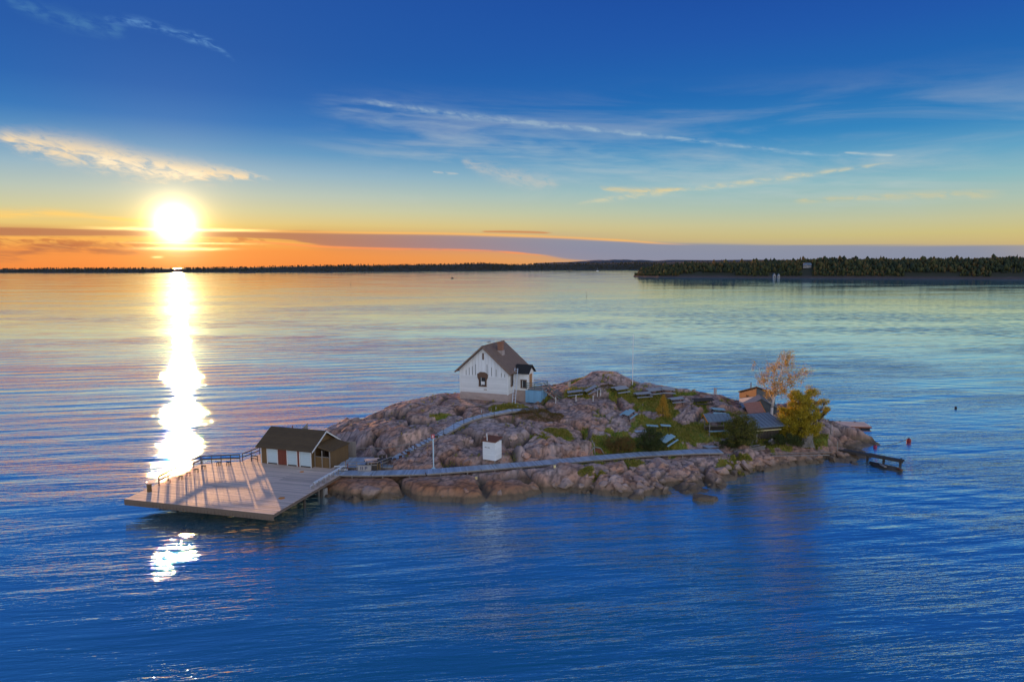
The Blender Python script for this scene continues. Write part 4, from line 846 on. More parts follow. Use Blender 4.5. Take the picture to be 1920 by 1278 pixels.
picnic(1178, 784, 58, 2.7, 'blue-lit picnic table standing alone on grass below the ridge', 'teal')  # blue light of the sky put into the table's board colour
picnic(1252, 833, 42, 2.5, 'turquoise-grey picnic table in the grass just behind the boardwalk', 'teal')
picnic(1162, 739, 38, 3.0, 'picnic table below the round rock dome, left of the flagpole foot')
picnic(1109, 739, 30, 2.4, 'picnic table on the ridge between the house stairs and the rock dome')
picnic(1079, 742, -3, 2.6, 'picnic table with white posts nearest the house stairs')
picnic(1268, 757, 14, 2.4, 'picnic table with pale top right of the yellow spruce')
picnic(1205, 747, 12, 2.8, 'left picnic table of the long row behind the yellow spruce')
picnic(1228, 743, 12, 2.8, 'right picnic table of the long row behind the yellow spruce')
picnic(1250, 740, 12, 2.4, 'last picnic table of the row, at the far edge of the ridge')
picnic(1318, 758, 6, 3.4, 'dark table row in the shade below the right ridge', 'darkwood')
picnic(1345, 777, 6, 2.2, 'pale table left of the pine, the upper of two', 'teal')
picnic(1348, 789, 6, 1.8, 'pale table left of the pine, the lower of two', 'teal')
picnic(1222, 806, 2, 1.8, 'left pale bench table in the meadow behind the dark juniper', 'teal', bench=False, W=.6, h=.6)
picnic(1247, 806, 2, 1.6, 'right pale bench table in the meadow behind the dark juniper', 'teal', bench=False, W=.6, h=.6)
for px, py, lab in ((698, 872, 'picnic table with a sunlit orange top on the terrace'), (722, 872, 'dark picnic table at the right end of the terrace')):
    p = at(px, py, 1.86); q = thing('picnic_table', p, R(18), lab, 'picnic table', 'picnic tables on the terrace')
    m_ = 'salmon' if px < 700 else 'darkwood'; L = 1.8  # sunlight on the first table's top put into its board colour
    for k in range(4): MB().box((0, -.36+.24*k, .75), (L, .215, .05)).build('top_board', MT[m_], q)
    for s_ in (-1, 1): MB().box((0, s_*.72, .45), (L, .24, .045)).build('bench_board', MT['darkwood'], q)
    for x_ in (-.65, .65):
        for s_ in (-1, 1): MB().beam((x_, s_*.6, 0), (x_, s_*.2, .72), .08, .06, (1, 0, 0)).build('leg', MT['darkwood'], q)
for k, (px, py) in enumerate(((706, 868), (714, 867), (722, 866.5), (731, 866))):
    p = at(px, py, 1.86); q = thing('folding_chair', p, R(20+7*k), ('leftmost', 'second from the left', 'third from the left', 'rightmost')[k]+' of four dark chairs lined up behind the terrace tables', 'chair', 'dark chairs on the terrace')
    MB().box((0, 0, .45), (.42, .42, .04)).build('seat', MT['darkwood'], q); MB().box((0, .22, .72), (.42, .04, .42)).build('backrest', MT['darkwood'], q)
    for x_ in (-.18, .18): MB().box((x_, -.18, .22), (.04, .04, .44)).build('leg', MT['darkwood'], q); MB().box((x_, .2, .42), (.04, .04, .86)).build('leg', MT['darkwood'], q)
for px, py, w_, h_, lab in ((740, 866, .35, .5, 'left'), (751, 861, .35, .5, 'middle'), (766, 851, .3, .4, 'right')):
    p = at(px, py, 1.9 if px < 760 else 2.3); q = thing('flower_box', (p[0], p[1], p[2]-.05), .3, f'{lab} one of three small rust-brown boxes beside the foot of the stair', 'box', 'rust-brown boxes at the stair foot')
    MB().box((0, 0, h_/2), (w_, w_, h_)).build('body', MT['rust'], q); MB().box((0, 0, h_), (w_+.05, w_+.05, .04)).build('rim', MT['darkwood'], q)
# thin plank bridge over the hollow and its supports
a = Vector(at(1128, 808.5, 3.7)); b = Vector(at(1212, 808, 3.7)); q = thing('plank_bridge', a, 0, 'narrow pale plank bridge crossing the bushy hollow in the middle', 'footbridge'); d = b-a
for k in range(22): MB().box(d*((k+.5)/22), (d.length/22-.03, .9, .05), Matrix.Rotation(math.atan2(d.y, d.x), 3, 'Z')).build('plank', MT['step'], q)
for s_ in (-.4, .4): MB().beam(Vector((0, s_, -.1)), d+Vector((0, s_, -.1)), .07, .14).build('side_beam', MT['greywood'], q)
MB().box(d*.15+Vector((.1, -.3, -.3)), (1.4, .1, .3)).build('rust_panel', MT['rust'], q)
for f_, l_ in ((.70, 2.0), (.74, 2.1)): c_ = d*f_; MB().box((c_.x, c_.y-.45, -l_/2-.1), (.14, .14, l_)).build('support_post', MT['greywood'], q)
c_ = d*.72; MB().beam((c_.x+.1, c_.y-.5, -.9), (c_.x+1.0, c_.y-1.2, -2.2), .09, .08).build('brace', MT['step'], q)
# driftwood root
p = wpt(1113, 853, .0); q = thing('driftwood_root', p, 0, 'bleached driftwood root standing on rock left of the hollow, beside the boardwalk', 'driftwood')
for a, b, r0, r1 in (((-.9, 0, -.1), (.1, 0, 1.1), .10, .07), ((.1, 0, 1.1), (-.2, .1, 2.0), .07, .03), ((.1, 0, 1.1), (.15, .1, 1.7), .06, .02), ((.1, 0, 1.1), (.9, 0, .9), .07, .06), ((.9, 0, .9), (1.5, -.1, -.1), .06, .05), ((.1, 0, 1.0), (.2, .1, -.1), .06, .08), ((-.1, 0, 1.6), (-.4, 0, 2.05), .04, .02)):
    MB().tube(a, b, r0, r1, n=7).build('root_limb', MT['greywood'], q, True)
MB().prism([(-.1, .2, .0), (1.2, .2, .0), (1.0, .2, .75), (.2, .2, .8)], (0, .5, 0)).build('brown_hollow', MT['rust'], q)
for px, py, h_ in ((1042, 766, .95), (1080, 758, 1.0), (1112, 757, .95), (1119, 748, 1.0), (1126, 746, 1.0)):
    pass
lx = ['leftmost, lowest', 'second from the left', 'third from the left', 'fourth from the left', 'rightmost, highest']
for k, (px, py, h_) in enumerate(((1042, 757, 1.1), (1080, 753, 1.1), (1112, 753, 1.0), (1120, 745, 1.1), (1126, 743, 1.1))):
    p = wpt(px, py, -.1); q = thing('white_pole', p, 0, lx[k]+' of five thin white poles below the ridge tables', 'pole', 'thin white poles right of the house'); MB().tube((0, 0, 0), (0, 0, h_), .045, n=6).build('shaft', MT['white'], q); MB().box((0, 0, h_), (.12, .12, .04)).build('cap', MT['white'], q)
lx2 = ('in front of the house foundation', 'left of the ladder foot', 'where the ramp meets the lawn', 'by the upper bend of the ramp')
for k, (px, py, h_) in enumerate(((971, 766, .6), (977, 765, .5), (930, 768, .6), (903, 774, .55))):
    p = wpt(px, py, -.1); q = thing('wooden_stake', p, 0, 'short pale wooden stake '+lx2[k], 'stake', 'short stakes near the house'); MB().box((0, 0, h_/2), (.08, .08, h_)).build('shaft', MT['step'], q); MB().box((0, 0, h_), (.1, .1, .03)).build('top', MT['greywood'], q)

# ------------------------------------------------------------------ huts on the right
def hut(name, base, rz, w, d, h, rise, label, mw, mr, mg=None, over=.35, ridge='y', cat='hut'):
    q = thing(name, base, rz, label, cat)
    if ridge == 'y': gp_ = lambda y: [(0, y, h), (w, y, h), (w/2, y, h+rise)]; offv = (0, .06, 0); ends = (0, d-.06)
    MB().prism([(0, 0, -.8), (w, 0, -.8), (w, d, -.8), (0, d, -.8)], (0, 0, h+.8)).build('wall', MT[mw], q)
    for y_ in ends: MB().prism(gp_(y_), offv).build('gable', MT[mg or mw], q)
    n = max(4, round(w/.4))
    for k in range(n): MB().box((w*(k+.5)/n, -.03, h/2-.1), (w/n-.02, .04, h+.2)).build('wall_board', MT[mw], q)
    sl = rise/(w/2)
    for sd_ in (-1, 1):
        xe = w/2+sd_*(w/2+over); r_ = MB().prism([(xe, -over, h-sl*over), (w/2+sd_*.002, -over, h+rise), (w/2+sd_*.002, d+over, h+rise), (xe, d+over, h-sl*over)], (0, 0, .1)).build('roof', MT[mr], q)
        nn = max(5, round(d/.5))
        for k in range(nn): MB().beam((xe, -over+(d+2*over)*(k+.5)/nn, h-sl*over+.115), (w/2+sd_*.01, -over+(d+2*over)*(k+.5)/nn, h+rise+.115), .05, .04).build('roof_batten', MT[mr], r_)
    return q
# brown hut: orange side to the sun, pale panel, dark gable
q = thing('brown_hut', (37.7, 104.0, 3.75), R(14), 'brown hut with sunlit orange upper wall and pale panel, left of the birch', 'hut')
MB().prism([(0, 0, -1), (3.3, 0, -1), (3.3, 4.3, -1), (0, 4.3, -1)], (0, 0, 2.75)).build('wall', MT['greywall'], q)
MB().prism([(-.05, -.06, 2.12), (-.05, 4.5, 1.0), (-.05, 4.5, 1.85), (-.05, -.06, 3.52)], (.08, 0, 0)).build('upper_wall', MT['orangewall'], q)  # orange of the low sun put into this wall's colour
MB().prism([(-.09, .15, 1.35), (-.09, 4.4, .15), (-.09, 4.4, .92), (-.09, .15, 2.02)], (.05, 0, 0)).build('pale_panel', MT['white'], q)
MB().prism([(0, -.02, 1.7), (3.4, -.02, 1.7), (3.4, -.02, 2.2), (0, -.02, 3.5)], (0, .06, 0)).build('gable', MT['greywall'], q)
for k in range(8): MB().box((.21+.42*k, -.05, .6), (.39, .04, 2.4+.0*k)).build('wall_board', MT['greywall'], q)
rf = MB().prism([(-.2, -.35, 3.60), (3.75, -.35, 2.15), (3.75, 4.7, .75), (-.2, 4.7, 1.95)], (0, 0, .1)).build('roof', MT['darkroof'], q)
for k in range(7): MB().beam((.2+.5*k, -.35, 3.57-.184*k), (.2+.5*k, 4.7, 1.94-.152*k), .06, .06).build('roof_batten', MT['orangewall'], rf)
MB().tube((.5, 2.2, 2.5), (.5, 2.2, 3.8), .07).build('stove_pipe', MT['rust'], q)
MB().box((-.12, 2.4, 1.75), (.06, .3, .3)).build('wall_lamp', MT['rust'], q)
hut('grey_hut', (34.7, 100.3, 3.3), R(-13), 4.6, 2.6, 1.65, 1.35, 'grey hut with a low gable in front of the brown hut', 'greywall', 'sheet')
q = thing('tile_roof_shelter', (34.5, 98.0, 2.9), R(-4), 'small shelter with reddish ribbed roof leaning on the grey hut', 'shelter')
MB().prism([(0, 0, 1.45), (2.35, 0, 1.75), (1.95, 1.5, 3.0), (-.35, 1.5, 2.65)], (0, 0, .07)).build('roof', MT['pinktile'], q)
for k in range(7): MB().beam((-.05*k, .04+.235*k, 1.56+.197*k), (2.36-.066*k, .04+.235*k, 1.86+.2*k), .07, .07).build('roof_rib', MT['pinktile'], q)
MB().beam((2.4, -.05, 1.75), (1.98, 1.52, 3.05), .07, .12).build('barge_board', MT['orange'], q)
for x_, y_ in ((.1, .1), (2.2, .1), (-.1, 1.35), (1.9, 1.35)): MB().box((x_, y_, .5+.45*(y_ > 1)), (.1, .1, 1.9+.9*(y_ > 1))).build('post', MT['darkwood'], q)
q = thing('boat_shed', at(1412, 826, 2.1), R(8), 'dark low shed with blue-grey ribbed sheet roof facing the water', 'shed')
MB().box((1.9, 1.4, .9), (3.7, 2.6, 2.2)).build('wall', MT['darkwood'], q)
for k in range(9): MB().box((.25+.41*k, .06, .9), (.37, .05, 2.0)).build('wall_board', MT['darkwood'], q)
rf = MB().prism([(-.4, -.3, 1.75), (4.5, -.3, 1.95), (3.7, 3.0, 3.1), (-.9, 3.0, 2.9)], (0, 0, .09)).build('roof', MT['sheet'], q)
for k in range(9): MB().beam((-.3+.59*k, -.3, 1.88+.025*k), (-.8+.56*k, 3.0, 3.03+.025*k), .07, .06).build('roof_rib', MT['sheet'], rf)
MB().beam((.2, -.12, 1.38), (4.0, -.12, 1.5), .06, .12).build('eave_board', MT['yellow'], q)
q = thing('table_shelter', at(1330, 818, 2.9), R(5), 'open shelter with small blue-grey roof and pale counter, left of the pine', 'shelter')
MB().prism([(-.4, -.3, 2.05), (3.1, -.3, 2.05), (3.0, .9, 2.85), (-.6, .9, 2.85)], (0, 0, .08)).build('roof', MT['sheet'], q)
MB().prism([(-.4, 2.1, 2.05), (3.1, 2.1, 2.05), (3.0, .903, 2.85), (-.6, .903, 2.85)], (0, 0, .08)).build('roof', MT['sheet'], q)
for k in range(6): MB().beam((-.2+.6*k, -.3, 2.16), (-.35+.6*k, .9, 2.96), .05, .04).build('roof_rib', MT['sheet'], q)
for a in ((-.42, -.3, 2.02), (-.42, 2.1, 2.02)): MB().beam(a, (-.62, .9, 2.82), .05, .2).build('barge_board', MT['orange'], q)
for x_ in (0, 2.7):
    for y_ in (0, 1.8): MB().box((x_, y_, .8), (.1, .1, 2.6)).build('post', MT['greywood'], q)
MB().box((1.35, -.1, .75), (2.9, .5, .06)).build('counter', MT['teal'], q); MB().box((1.35, 1.6, 1.1), (2.7, .06, .1)).build('back_rail', MT['greywood'], q); MB().box((1.35, 1.75, .4), (2.7, .06, 1.0)).build('back_wall', MT['darkwood'], q)
# benches, leaning planks, barrel, plank heap, drift logs
for k in range(3):
    p = wpt(1365+9*k, 830-3*k); q = thing('low_bench', (p[0], p[1], p[2]), R(4), ('left', 'middle', 'right')[k]+' low grey bench in the shade under the pine', 'bench', 'low benches under the pine')
    MB().box((0, 0, .45), (1.9, .35, .05)).build('seat', MT['greywood'], q)
    for x_ in (-.7, .7): MB().box((x_, 0, .2), (.08, .3, .5)).build('leg', MT['darkwood'], q)
p = wpt(1412, 834); q = thing('leaning_planks', p, 0, 'two grey planks leaning against the left corner of the boat shed', 'planks')
MB().beam((-.3, 0, 0), (.5, .4, 1.5), .22, .04).build('plank', MT['greywood'], q); MB().beam((.45, 0, 0), (.6, .4, 1.5), .22, .04).build('plank', MT['greywood'], q); MB().beam((-.9, 0, 0), (.3, .4, 1.35), .12, .04).build('plank', MT['greywood'], q)
p = wpt(1443, 833); q = thing('wicker_basket', p, 0, 'tipped grey basket on the ground in front of the boat shed', 'basket')
MB().tube((0, 0, .25), (.35, -.3, .55), .34, .40, n=10).build('body', MT['greywood'], q); MB().tube((.35, -.3, .55), (.37, -.32, .58), .43, .43, n=10).build('rim', MT['darkwood'], q)
def sticks(name, label, cat, px0, py0, px1, py1, n, L, r=.05, m='greywood', sp=.35, flat=True, nm='log'):
    p0 = wpt(px0, py0, .08); p1 = wpt(px1, py1, .08); q = thing(name, p0, 0, label, cat); d = Vector(p1)-Vector(p0)
    for k in range(n):
        o_ = Vector((rng.uniform(-.3, .3), (k-n/2)*sp, .1+.05*(k % 3))); j = Vector((0, rng.uniform(-.25, .25), rng.uniform(-.1, .1)))
        MB().beam(o_, d*rng.uniform(.75, 1.0)+o_+j, r*rng.uniform(1.6, 3), r*1.5).build(nm, MT[m], q)
    return q
sticks('drift_planks', 'long pile of grey drift planks lying on the shore right of the boardwalk end', 'planks', 1372, 847, 1440, 838, 7, 5, .06, nm='plank')
sticks('drift_planks', 'two long thin planks lying along the pink rocks of the right shore', 'planks', 1440, 853, 1570, 852, 2, 9, .045, nm='plank', sp=.9)
p = wpt(1507, 838); q = thing('firewood_stack', p, R(25), 'stepped stack of pale split planks on the shore under the yellow tree', 'wood stack')
for k in range(9):
    for j in range(3): MB().box((.09*k+rng.uniform(-.15, .15), (j-1)*.28, +.1+.17*k), (1.5-.09*k, .2, .07), Matrix.Rotation(rng.uniform(-.25, .25), 3, 'Z')).build('plank', MT['greywood'], q)
for k in range(10): MB().beam((.6+.06*k, -.6-.03*k, 0), (.9+rng.uniform(-.4, .6), -.1, 1.5+rng.uniform(-.3, .3)), .05, .04).build('stick', MT['greywood'], q)
p = wpt(1530, 800, .6); q = thing('tilted_ramp', p, 0, 'tilted plank ramp sticking up behind the yellow tree, its top rust red', 'ramp')
for k in range(4): MB().beam((0, k*.3, 0), (2.1, .4+k*.3, 1.9), .26, .06).build('board', MT['rust' if k == 1 else 'darkwood'], q)
MB().box((0, .3, -.9), (.3, .3, 2.2)).build('support_post', MT['darkwood'], q)
for k, (px, py, h_) in enumerate(((1534, 815, 2.4), (1527, 813, 1.6), (1558, 817, 2.0), (1570, 847, 1.6))):
    p = wpt(px, py, -.2); q = thing('mooring_post', p, 0, ('tall leaning grey', 'short dark', 'thin pale', 'thin stick-like')[k]+' mooring post '+('below the tilted ramp', 'left of the leaning grey one', 'near the islet tip rocks', 'at the root of the dark jetty')[k], 'post')
    MB().beam((0, 0, 0), (-.25 if k == 0 else 0, .1, h_), .2 if k < 2 else .09).build('shaft', MT['greywood' if k != 1 else 'darkwood'], q); MB().box((-.25 if k == 0 else 0, .1, h_), (.22 if k < 2 else .12,)*2+(.05,)).build('top', MT['greywood'], q)
# floating pontoon
a = at(1562, 797.5, .42); b = at(1637, 799.5, .42); q = thing('swimming_pontoon', ((a[0]+b[0])/2, (a[1]+b[1])/2+1.6, 0), math.atan2(b[1]-a[1], b[0]-a[0]), 'floating pontoon with sunlit salmon deck behind the islet tip', 'pontoon')
Lp = float(np.hypot(*(b-a)[:2]))
for k in range(24): MB().box((-Lp/2+Lp*(k+.5)/24, 0, .40), (Lp/24-.02, 3.4, .05)).build('plank', MT['salmon'], q)  # low sunlight on the deck put into the plank colour
MB().box((0, -1.68, .27), (Lp, .08, .2)).build('edge_board', MT['redbrown'], q); MB().box((Lp/2, 0, .27), (.08, 3.3, .2)).build('edge_board', MT['redbrown'], q)
for x_ in (-Lp/2+.8, 0, Lp/2-.8): MB().box((x_, 0, .0), (1.2, 3.0, .55)).build('float', MT['black'], q)
for x_ in (-.8, 1.5): MB().box((x_, 1.5, .48), (.3, .1, .12)).build('cleat', MT['darkwood'], q)
# dark jetty on the right
a = Vector(at(1574, 841, 1.0)); b = Vector(at(1695, 863, .75)); q = thing('dark_jetty', a, 0, 'narrow dark jetty running out to the right from the islet tip', 'jetty'); d = b-a; sd = Vector((-d.y, d.x, 0)).normalized()
mb = MB()
for k in range(50): MB_rot = Matrix.Rotation(math.atan2(d.y, d.x), 3, 'Z'); mb.box(d*((k+.5)/50), (d.length/50-.02, 1.0, .05), MB_rot)
mb.build('plank', MT['darkwood'], q, kind='stuff')
for s_ in (-.45, .45): MB().beam(sd*s_+Vector((0, 0, -.12)), d+sd*s_+Vector((0, 0, -.12)), .1, .2).build('side_beam', MT['darkwood'], q)
for f_ in (.45, .7, .95):
    for s_ in (-.4, .4): c_ = d*f_+sd*s_; MB().tube((c_.x, c_.y, -.1), (c_.x, c_.y, -2.2), .09).build('support_post', MT['darkwood'], q)
a2 = Vector(at(1640, 874, .05)); b2 = Vector(at(1692, 884, .05)); q2 = thing('log_boom', a2, 0, 'low dark heavy log raft lying in front of the jetty', 'log raft'); d2 = b2-a2
for k in range(4): MB().tube((0, k*.42, .0+.05*k), (d2.x, d2.y+k*.42, .03*k), .20, .17, n=9).build('log', MT['darkwood'], q2, True)
MB().box((d2.x*.9, d2.y*.9, .3), (.3, .9, .12)).build('cross_piece', MT['rust'], q2); MB().box((d2.x*.3, d2.y*.3, .32), (.3, 1.2, .12)).build('cross_piece', MT['greywood'], q2)
for px, py, rr, lab, m_ in ((1704, 828, .34, 'red round buoy floating right of the islet tip, rope to shore', 'buoy'), (1641, 839, .26, 'small pink buoy at the waterline of the islet tip', 'pink'), (1792, 765, .22, 'small dark buoy alone on open water at the right', 'black')):
    p = at(px, py, 0); q = thing('mooring_buoy', (p[0], p[1], 0), 0, lab, 'buoy')
    bm = bmesh.new(); bmesh.ops.create_uvsphere(bm, u_segments=16, v_segments=10, radius=rr)
    me = bpy.data.meshes.new('float'); bm.to_mesh(me); bm.free(); me.polygons.foreach_set('use_smooth', [True]*len(me.polygons)); me.materials.append(MT[m_]); o_ = link('float', me, q); o_.location = (0, 0, rr*.55)
    MB().tube((0, 0, rr*1.5), (0, 0, rr*1.85), rr*.18).build('eye', MT['black'], q)
a = Vector(at(1645, 836, .35)); b = Vector(at(1701, 823, .4)); q = thing('mooring_rope', a, 0, 'thin dark mooring rope stretched from the islet tip to the red buoy', 'rope')
mbp = [a.lerp(b, k/8)-a+Vector((0, 0, -.25*math.sin(math.pi*k/8))) for k in range(9)]
mb = MB(); [mb.tube(u1, u2, .035, n=5) for u1, u2 in zip(mbp[:-1], mbp[1:])]; mb.build('strand', MT['black'], q)
# ------------------------------------------------------------------ plants
def leaf_mat(name, cols, trans=.45, rough=.6):
    def bld(q):
        r_ = q.geo.outputs['Random Per Island']; n = q.noise(q.P, .9, 3, .6)
        c = q.ramp(q.add(q.mul(r_, .7), q.mul(n, .45)), [((i+.2)/len(cols), c_) for i, c_ in enumerate(cols)])
        q.put(q.b.inputs['Base Color'], c)
        t_ = q.node('ShaderNodeBsdfTranslucent'); q.put(t_.inputs[0], c); mx = q.node('ShaderNodeMixShader'); mx.inputs[0].default_value = trans
        q.nt.links.new(q.b.outputs[0], mx.inputs[1]); q.nt.links.new(t_.outputs[0], mx.inputs[2]); q.nt.links.new(mx.outputs[0], q.out.inputs[0])
    return mat(name, bld, rough=rough)
LM = dict(birch=leaf_mat('orange birch leaves', [(.62, .25, .02), (.74, .40, .05), (.70, .48, .11), (.40, .26, .04)], .5),
          yellow=leaf_mat('yellow green leaves', [(.10, .13, .010), (.28, .25, .015), (.52, .38, .02), (.64, .44, .03)], .45),
          green=leaf_mat('dull green leaves', [(.025, .045, .014), (.05, .08, .018), (.10, .11, .02)], .35),
          pine=leaf_mat('pine needles', [(.025, .045, .010), (.07, .09, .014), (.22, .18, .02)], .25),
          spruce=leaf_mat('golden larch needles', [(.34, .22, .025), (.60, .34, .03), (.70, .40, .05)], .4),
          heath=leaf_mat('brown heather', [(.09, .09, .012), (.20, .11, .02), (.26, .11, .03), (.15, .15, .02)], .3),
          grass=leaf_mat('grass blades', [(.09, .16, .015), (.18, .24, .02), (.38, .34, .04), (.52, .38, .10)], .4))
bark = plain('birch bark', (.80, .70, .62), .8, .35, 5, .01, (1, 1, .4)); dbark = plain('dark bark', (.09, .06, .045), .9, .3, 5)
def leaves(P, size, m, name, parent, droop=0.0, kind=None, asp=.6):
    n = len(P); P = np.asarray(P, float); a = rng.normal(size=(n, 3)); a[:, 2] = a[:, 2]*(1-droop)-droop*2.2; a /= np.linalg.norm(a, axis=1)[:, None]
    b = np.cross(a, rng.normal(size=(n, 3))); b /= np.linalg.norm(b, axis=1)[:, None]; sz = size*rng.uniform(.6, 1.4, (n, 1))
    V = np.stack([P-b*sz*asp*.5, P+a*sz*.5+0*b, P+b*sz*asp*.5, P-a*sz*.5], 1).reshape(-1, 3)
    me = npmesh(name, V, np.arange(n*4).reshape(n, 4), m); o = link(name, me, parent)
    if kind: o['kind'] = kind
    return o
def limb_tree(q, base_r, limbs, m, name='trunk'):
    mb = MB()
    for pts_, r0, r1 in limbs:
        for i in range(len(pts_)-1): mb.tube(pts_[i], pts_[i+1], r0+(r1-r0)*i/(len(pts_)-1), r0+(r1-r0)*(i+1)/(len(pts_)-1), n=7)
    return mb.build(name, m, q, True)
def spread(center, rad, n, hollow=.3):
    d = rng.normal(size=(n, 3)); d /= np.linalg.norm(d, axis=1)[:, None]; r_ = rng.uniform(hollow, 1, (n, 1))**.6
    return np.asarray(center)+d*r_*np.asarray(rad)
# birch
p = wpt(1446, 782, -.3); D0 = p[1]; K = D0/1280*.985
def bp(px, py, dy=0.): return ((px-1446)*K, dy, (775-py)*K)
q = thing('birch_tree', p, 0, 'tall slender birch with sparse orange leaves and pale trunk, beside the brown hut', 'tree')
limbs = [([bp(1446, 786), bp(1447, 752), bp(1450, 730), bp(1455, 712), bp(1460, 690), bp(1466, 668), bp(1470, 648)], .23, .03),
         ([bp(1448, 738), bp(1438, 718, .5), bp(1430, 700, .8), bp(1424, 676, 1)], .09, .02), ([bp(1450, 728), bp(1466, 712, -.6), bp(1480, 700, -.9), bp(1492, 690, -1), bp(1506, 674, -1)], .09, .02),
         ([bp(1453, 716), bp(1446, 695, -.5), bp(1452, 664, -.7)], .06, .02), ([bp(1460, 692), bp(1476, 672, .6), bp(1482, 655, .9)], .06, .015), ([bp(1449, 735), bp(1462, 725, .7), bp(1478, 722, 1.1)], .06, .015), ([bp(1447, 745), bp(1436, 738, -.6), bp(1428, 728, -.8)], .05, .012)]
limb_tree(q, .2, limbs, bark)
mb = MB(); tips = []
for pts_, r0, r1 in limbs:
    A_ = [Vector(a) for a in pts_]
    for i in range(1, len(A_)-1+1):
        for k in range(7):
            f_ = rng.uniform(0, 1); s0 = A_[i-1].lerp(A_[i], f_)
            if s0.z < 3.6: continue
            e_ = s0+Vector((rng.normal()*.75, rng.normal()*.75, rng.uniform(.1, .8))); e2 = e_+Vector((rng.normal()*.3, rng.normal()*.3, -rng.uniform(.3, 1.1)))
            mb.tube(s0, e_, .022, .014, n=4); mb.tube(e_, e2, .014, .007, n=4); tips += [s0.lerp(e_, .6), e_, e_.lerp(e2, .5), e2]
mb.build('twigs', dbark, q)
P = np.concatenate([np.asarray(t_)+rng.normal(size=(22, 3))*np.array([.20, .20, .30])*rng.uniform(.6, 1.2) for t_ in tips]); leaves(P, .13, LM['birch'], 'crown', q, .35)
def bush(name, px, py, label, cat, clumps, n, size, m, stem_m=dbark, dz=-.1, nst=6, K_=None):
    """clumps: (px, py, depth offset, radius m, relative height) in photo pixels about the foot."""
    p = wpt(px, py, dz); q = thing(name, p, 0, label, cat); K_ = p[1]/1280*.985; C_ = []
    mb = MB()
    for cx, cy, dy, rr, rh in clumps:
        c_ = ((cx-px)*K_, dy, (py-cy)*K_); C_.append((c_, rr, rh)); a = Vector((c_[0]*.15, dy*.1, 0)); m1 = Vector((c_[0]*.5, dy*.5, c_[2]*.55))
        mb.tube(a, m1, .07, .05, n=6); mb.tube(m1, Vector(c_)+Vector((0, 0, rr*rh*.4)), .05, .02, n=6)
        for k in range(nst): d = spread(c_, (rr*.85, rr*.85, rr*rh*.85), 1)[0]; mb.tube(m1.lerp(Vector(c_), .6), d, .025, .008, n=4)
    mb.build('trunk' if cat in ('tree',) else 'stems', stem_m, q)
    tot = sum(r_**3*rh for _, r_, rh in C_); P = []
    for c_, r_, rh in C_:
        sub = spread(c_, (r_*.85, r_*.85, r_*rh*.85), max(6, int(14*r_)), .55); k = int(n*r_**3*rh/tot/len(sub))+1
        for s_ in sub: P.append(s_+rng.normal(size=(k, 3))*np.array([.26, .26, .20])*min(1, r_*.6))
    leaves(np.concatenate(P), size, m, 'crown' if cat == 'tree' else 'foliage', q, .1); return q
bush('yellow_tree', 1497, 826, 'dense yellow-green broad tree on the shore right of the huts', 'tree', [(1480, 790, 0, 1.6, 1), (1500, 775, .4, 1.9, 1), (1496, 750, .2, 1.7, 1.1), (1515, 770, .2, 1.6, 1), (1520, 795, -.2, 1.5, .9), (1470, 775, .3, 1.3, 1), (1500, 800, -.6, 1.7, .8), (1487, 735, .3, 1.0, 1), (1510, 742, .5, 1.2, 1), (1475, 808, -.3, 1.2, .8)], 30000, .17, LM['yellow'])
bush('alder_tree', 1528, 805, 'thin-leaved darker tree leaning out behind the yellow one, sky blue water showing through', 'tree', [(1530, 745, .8, 1.5, 1.1), (1542, 760, .5, 1.2, .9), (1522, 728, 1.0, 1.1, .7), (1536, 775, .6, 1.2, .8), (1548, 748, .4, .8, .6)], 4600, .15, LM['yellow'], nst=14)
bush('pine_tree', 1388, 834, 'broad dark pine between the table shelter and the boat shed', 'tree', [(1385, 776, 0, 1.4, .6), (1372, 790, 0, 1.3, .55), (1400, 786, .2, 1.5, .5), (1388, 800, -.4, 1.9, .5), (1412, 800, -.2, 1.3, .5), (1368, 806, -.3, 1.2, .5), (1394, 815, -.7, 1.7, .5), (1376, 820, -.6, 1.2, .5)], 14000, .13, LM['pine'])
bush('juniper_bush', 1214, 846, 'dark green juniper bush behind the boardwalk, right of the plank bridge posts', 'bush', [(1210, 822, 0, 1.3, .8), (1228, 820, .2, 1.4, .9), (1218, 812, .3, 1.2, .9), (1236, 830, -.1, 1.1, .8), (1204, 833, -.3, 1.0, .8), (1222, 834, -.4, 1.2, .7)], 9000, .12, LM['green'])
bush('olive_bush', 1162, 844, 'low olive green bush in the hollow under the plank bridge', 'bush', [(1150, 826, 0, 1.3, .6), (1168, 824, .1, 1.4, .6), (1178, 834, -.2, 1.2, .6), (1158, 836, -.4, 1.4, .6)], 7000, .11, LM['heath'])
bush('shade_bush', 1470, 832, 'dark green undergrowth bush in front of the boat shed', 'bush', [(1455, 822, 0, 1.3, .6), (1475, 820, 0, 1.5, .6), (1492, 824, -.2, 1.2, .6), (1440, 828, -.3, .9, .5)], 7000, .12, LM['green'])
bush('shade_bush', 1385, 838, 'dark low bush under the broad pine, behind the benches', 'bush', [(1370, 828, 0, 1.2, .5), (1395, 826, 0, 1.3, .6), (1350, 832, 0, .9, .5)], 5000, .12, LM['green'])
p = wpt(1243, 782, -.1); q = thing('golden_spruce', p, 0, 'small golden conical conifer alone among the ridge tables', 'tree'); MB().tube((0, 0, 0), (0, 0, 3.2), .07, .015, n=6).build('trunk', dbark, q, True)
P = []
for k in range(230):
    h_ = rng.uniform(.25, 3.3); r_ = (3.45-h_)*.36*rng.uniform(.5, 1.1); a = rng.uniform(0, 6.28); P.append(np.array([math.cos(a)*r_, math.sin(a)*r_, h_])+rng.normal(size=(14, 3))*.11)
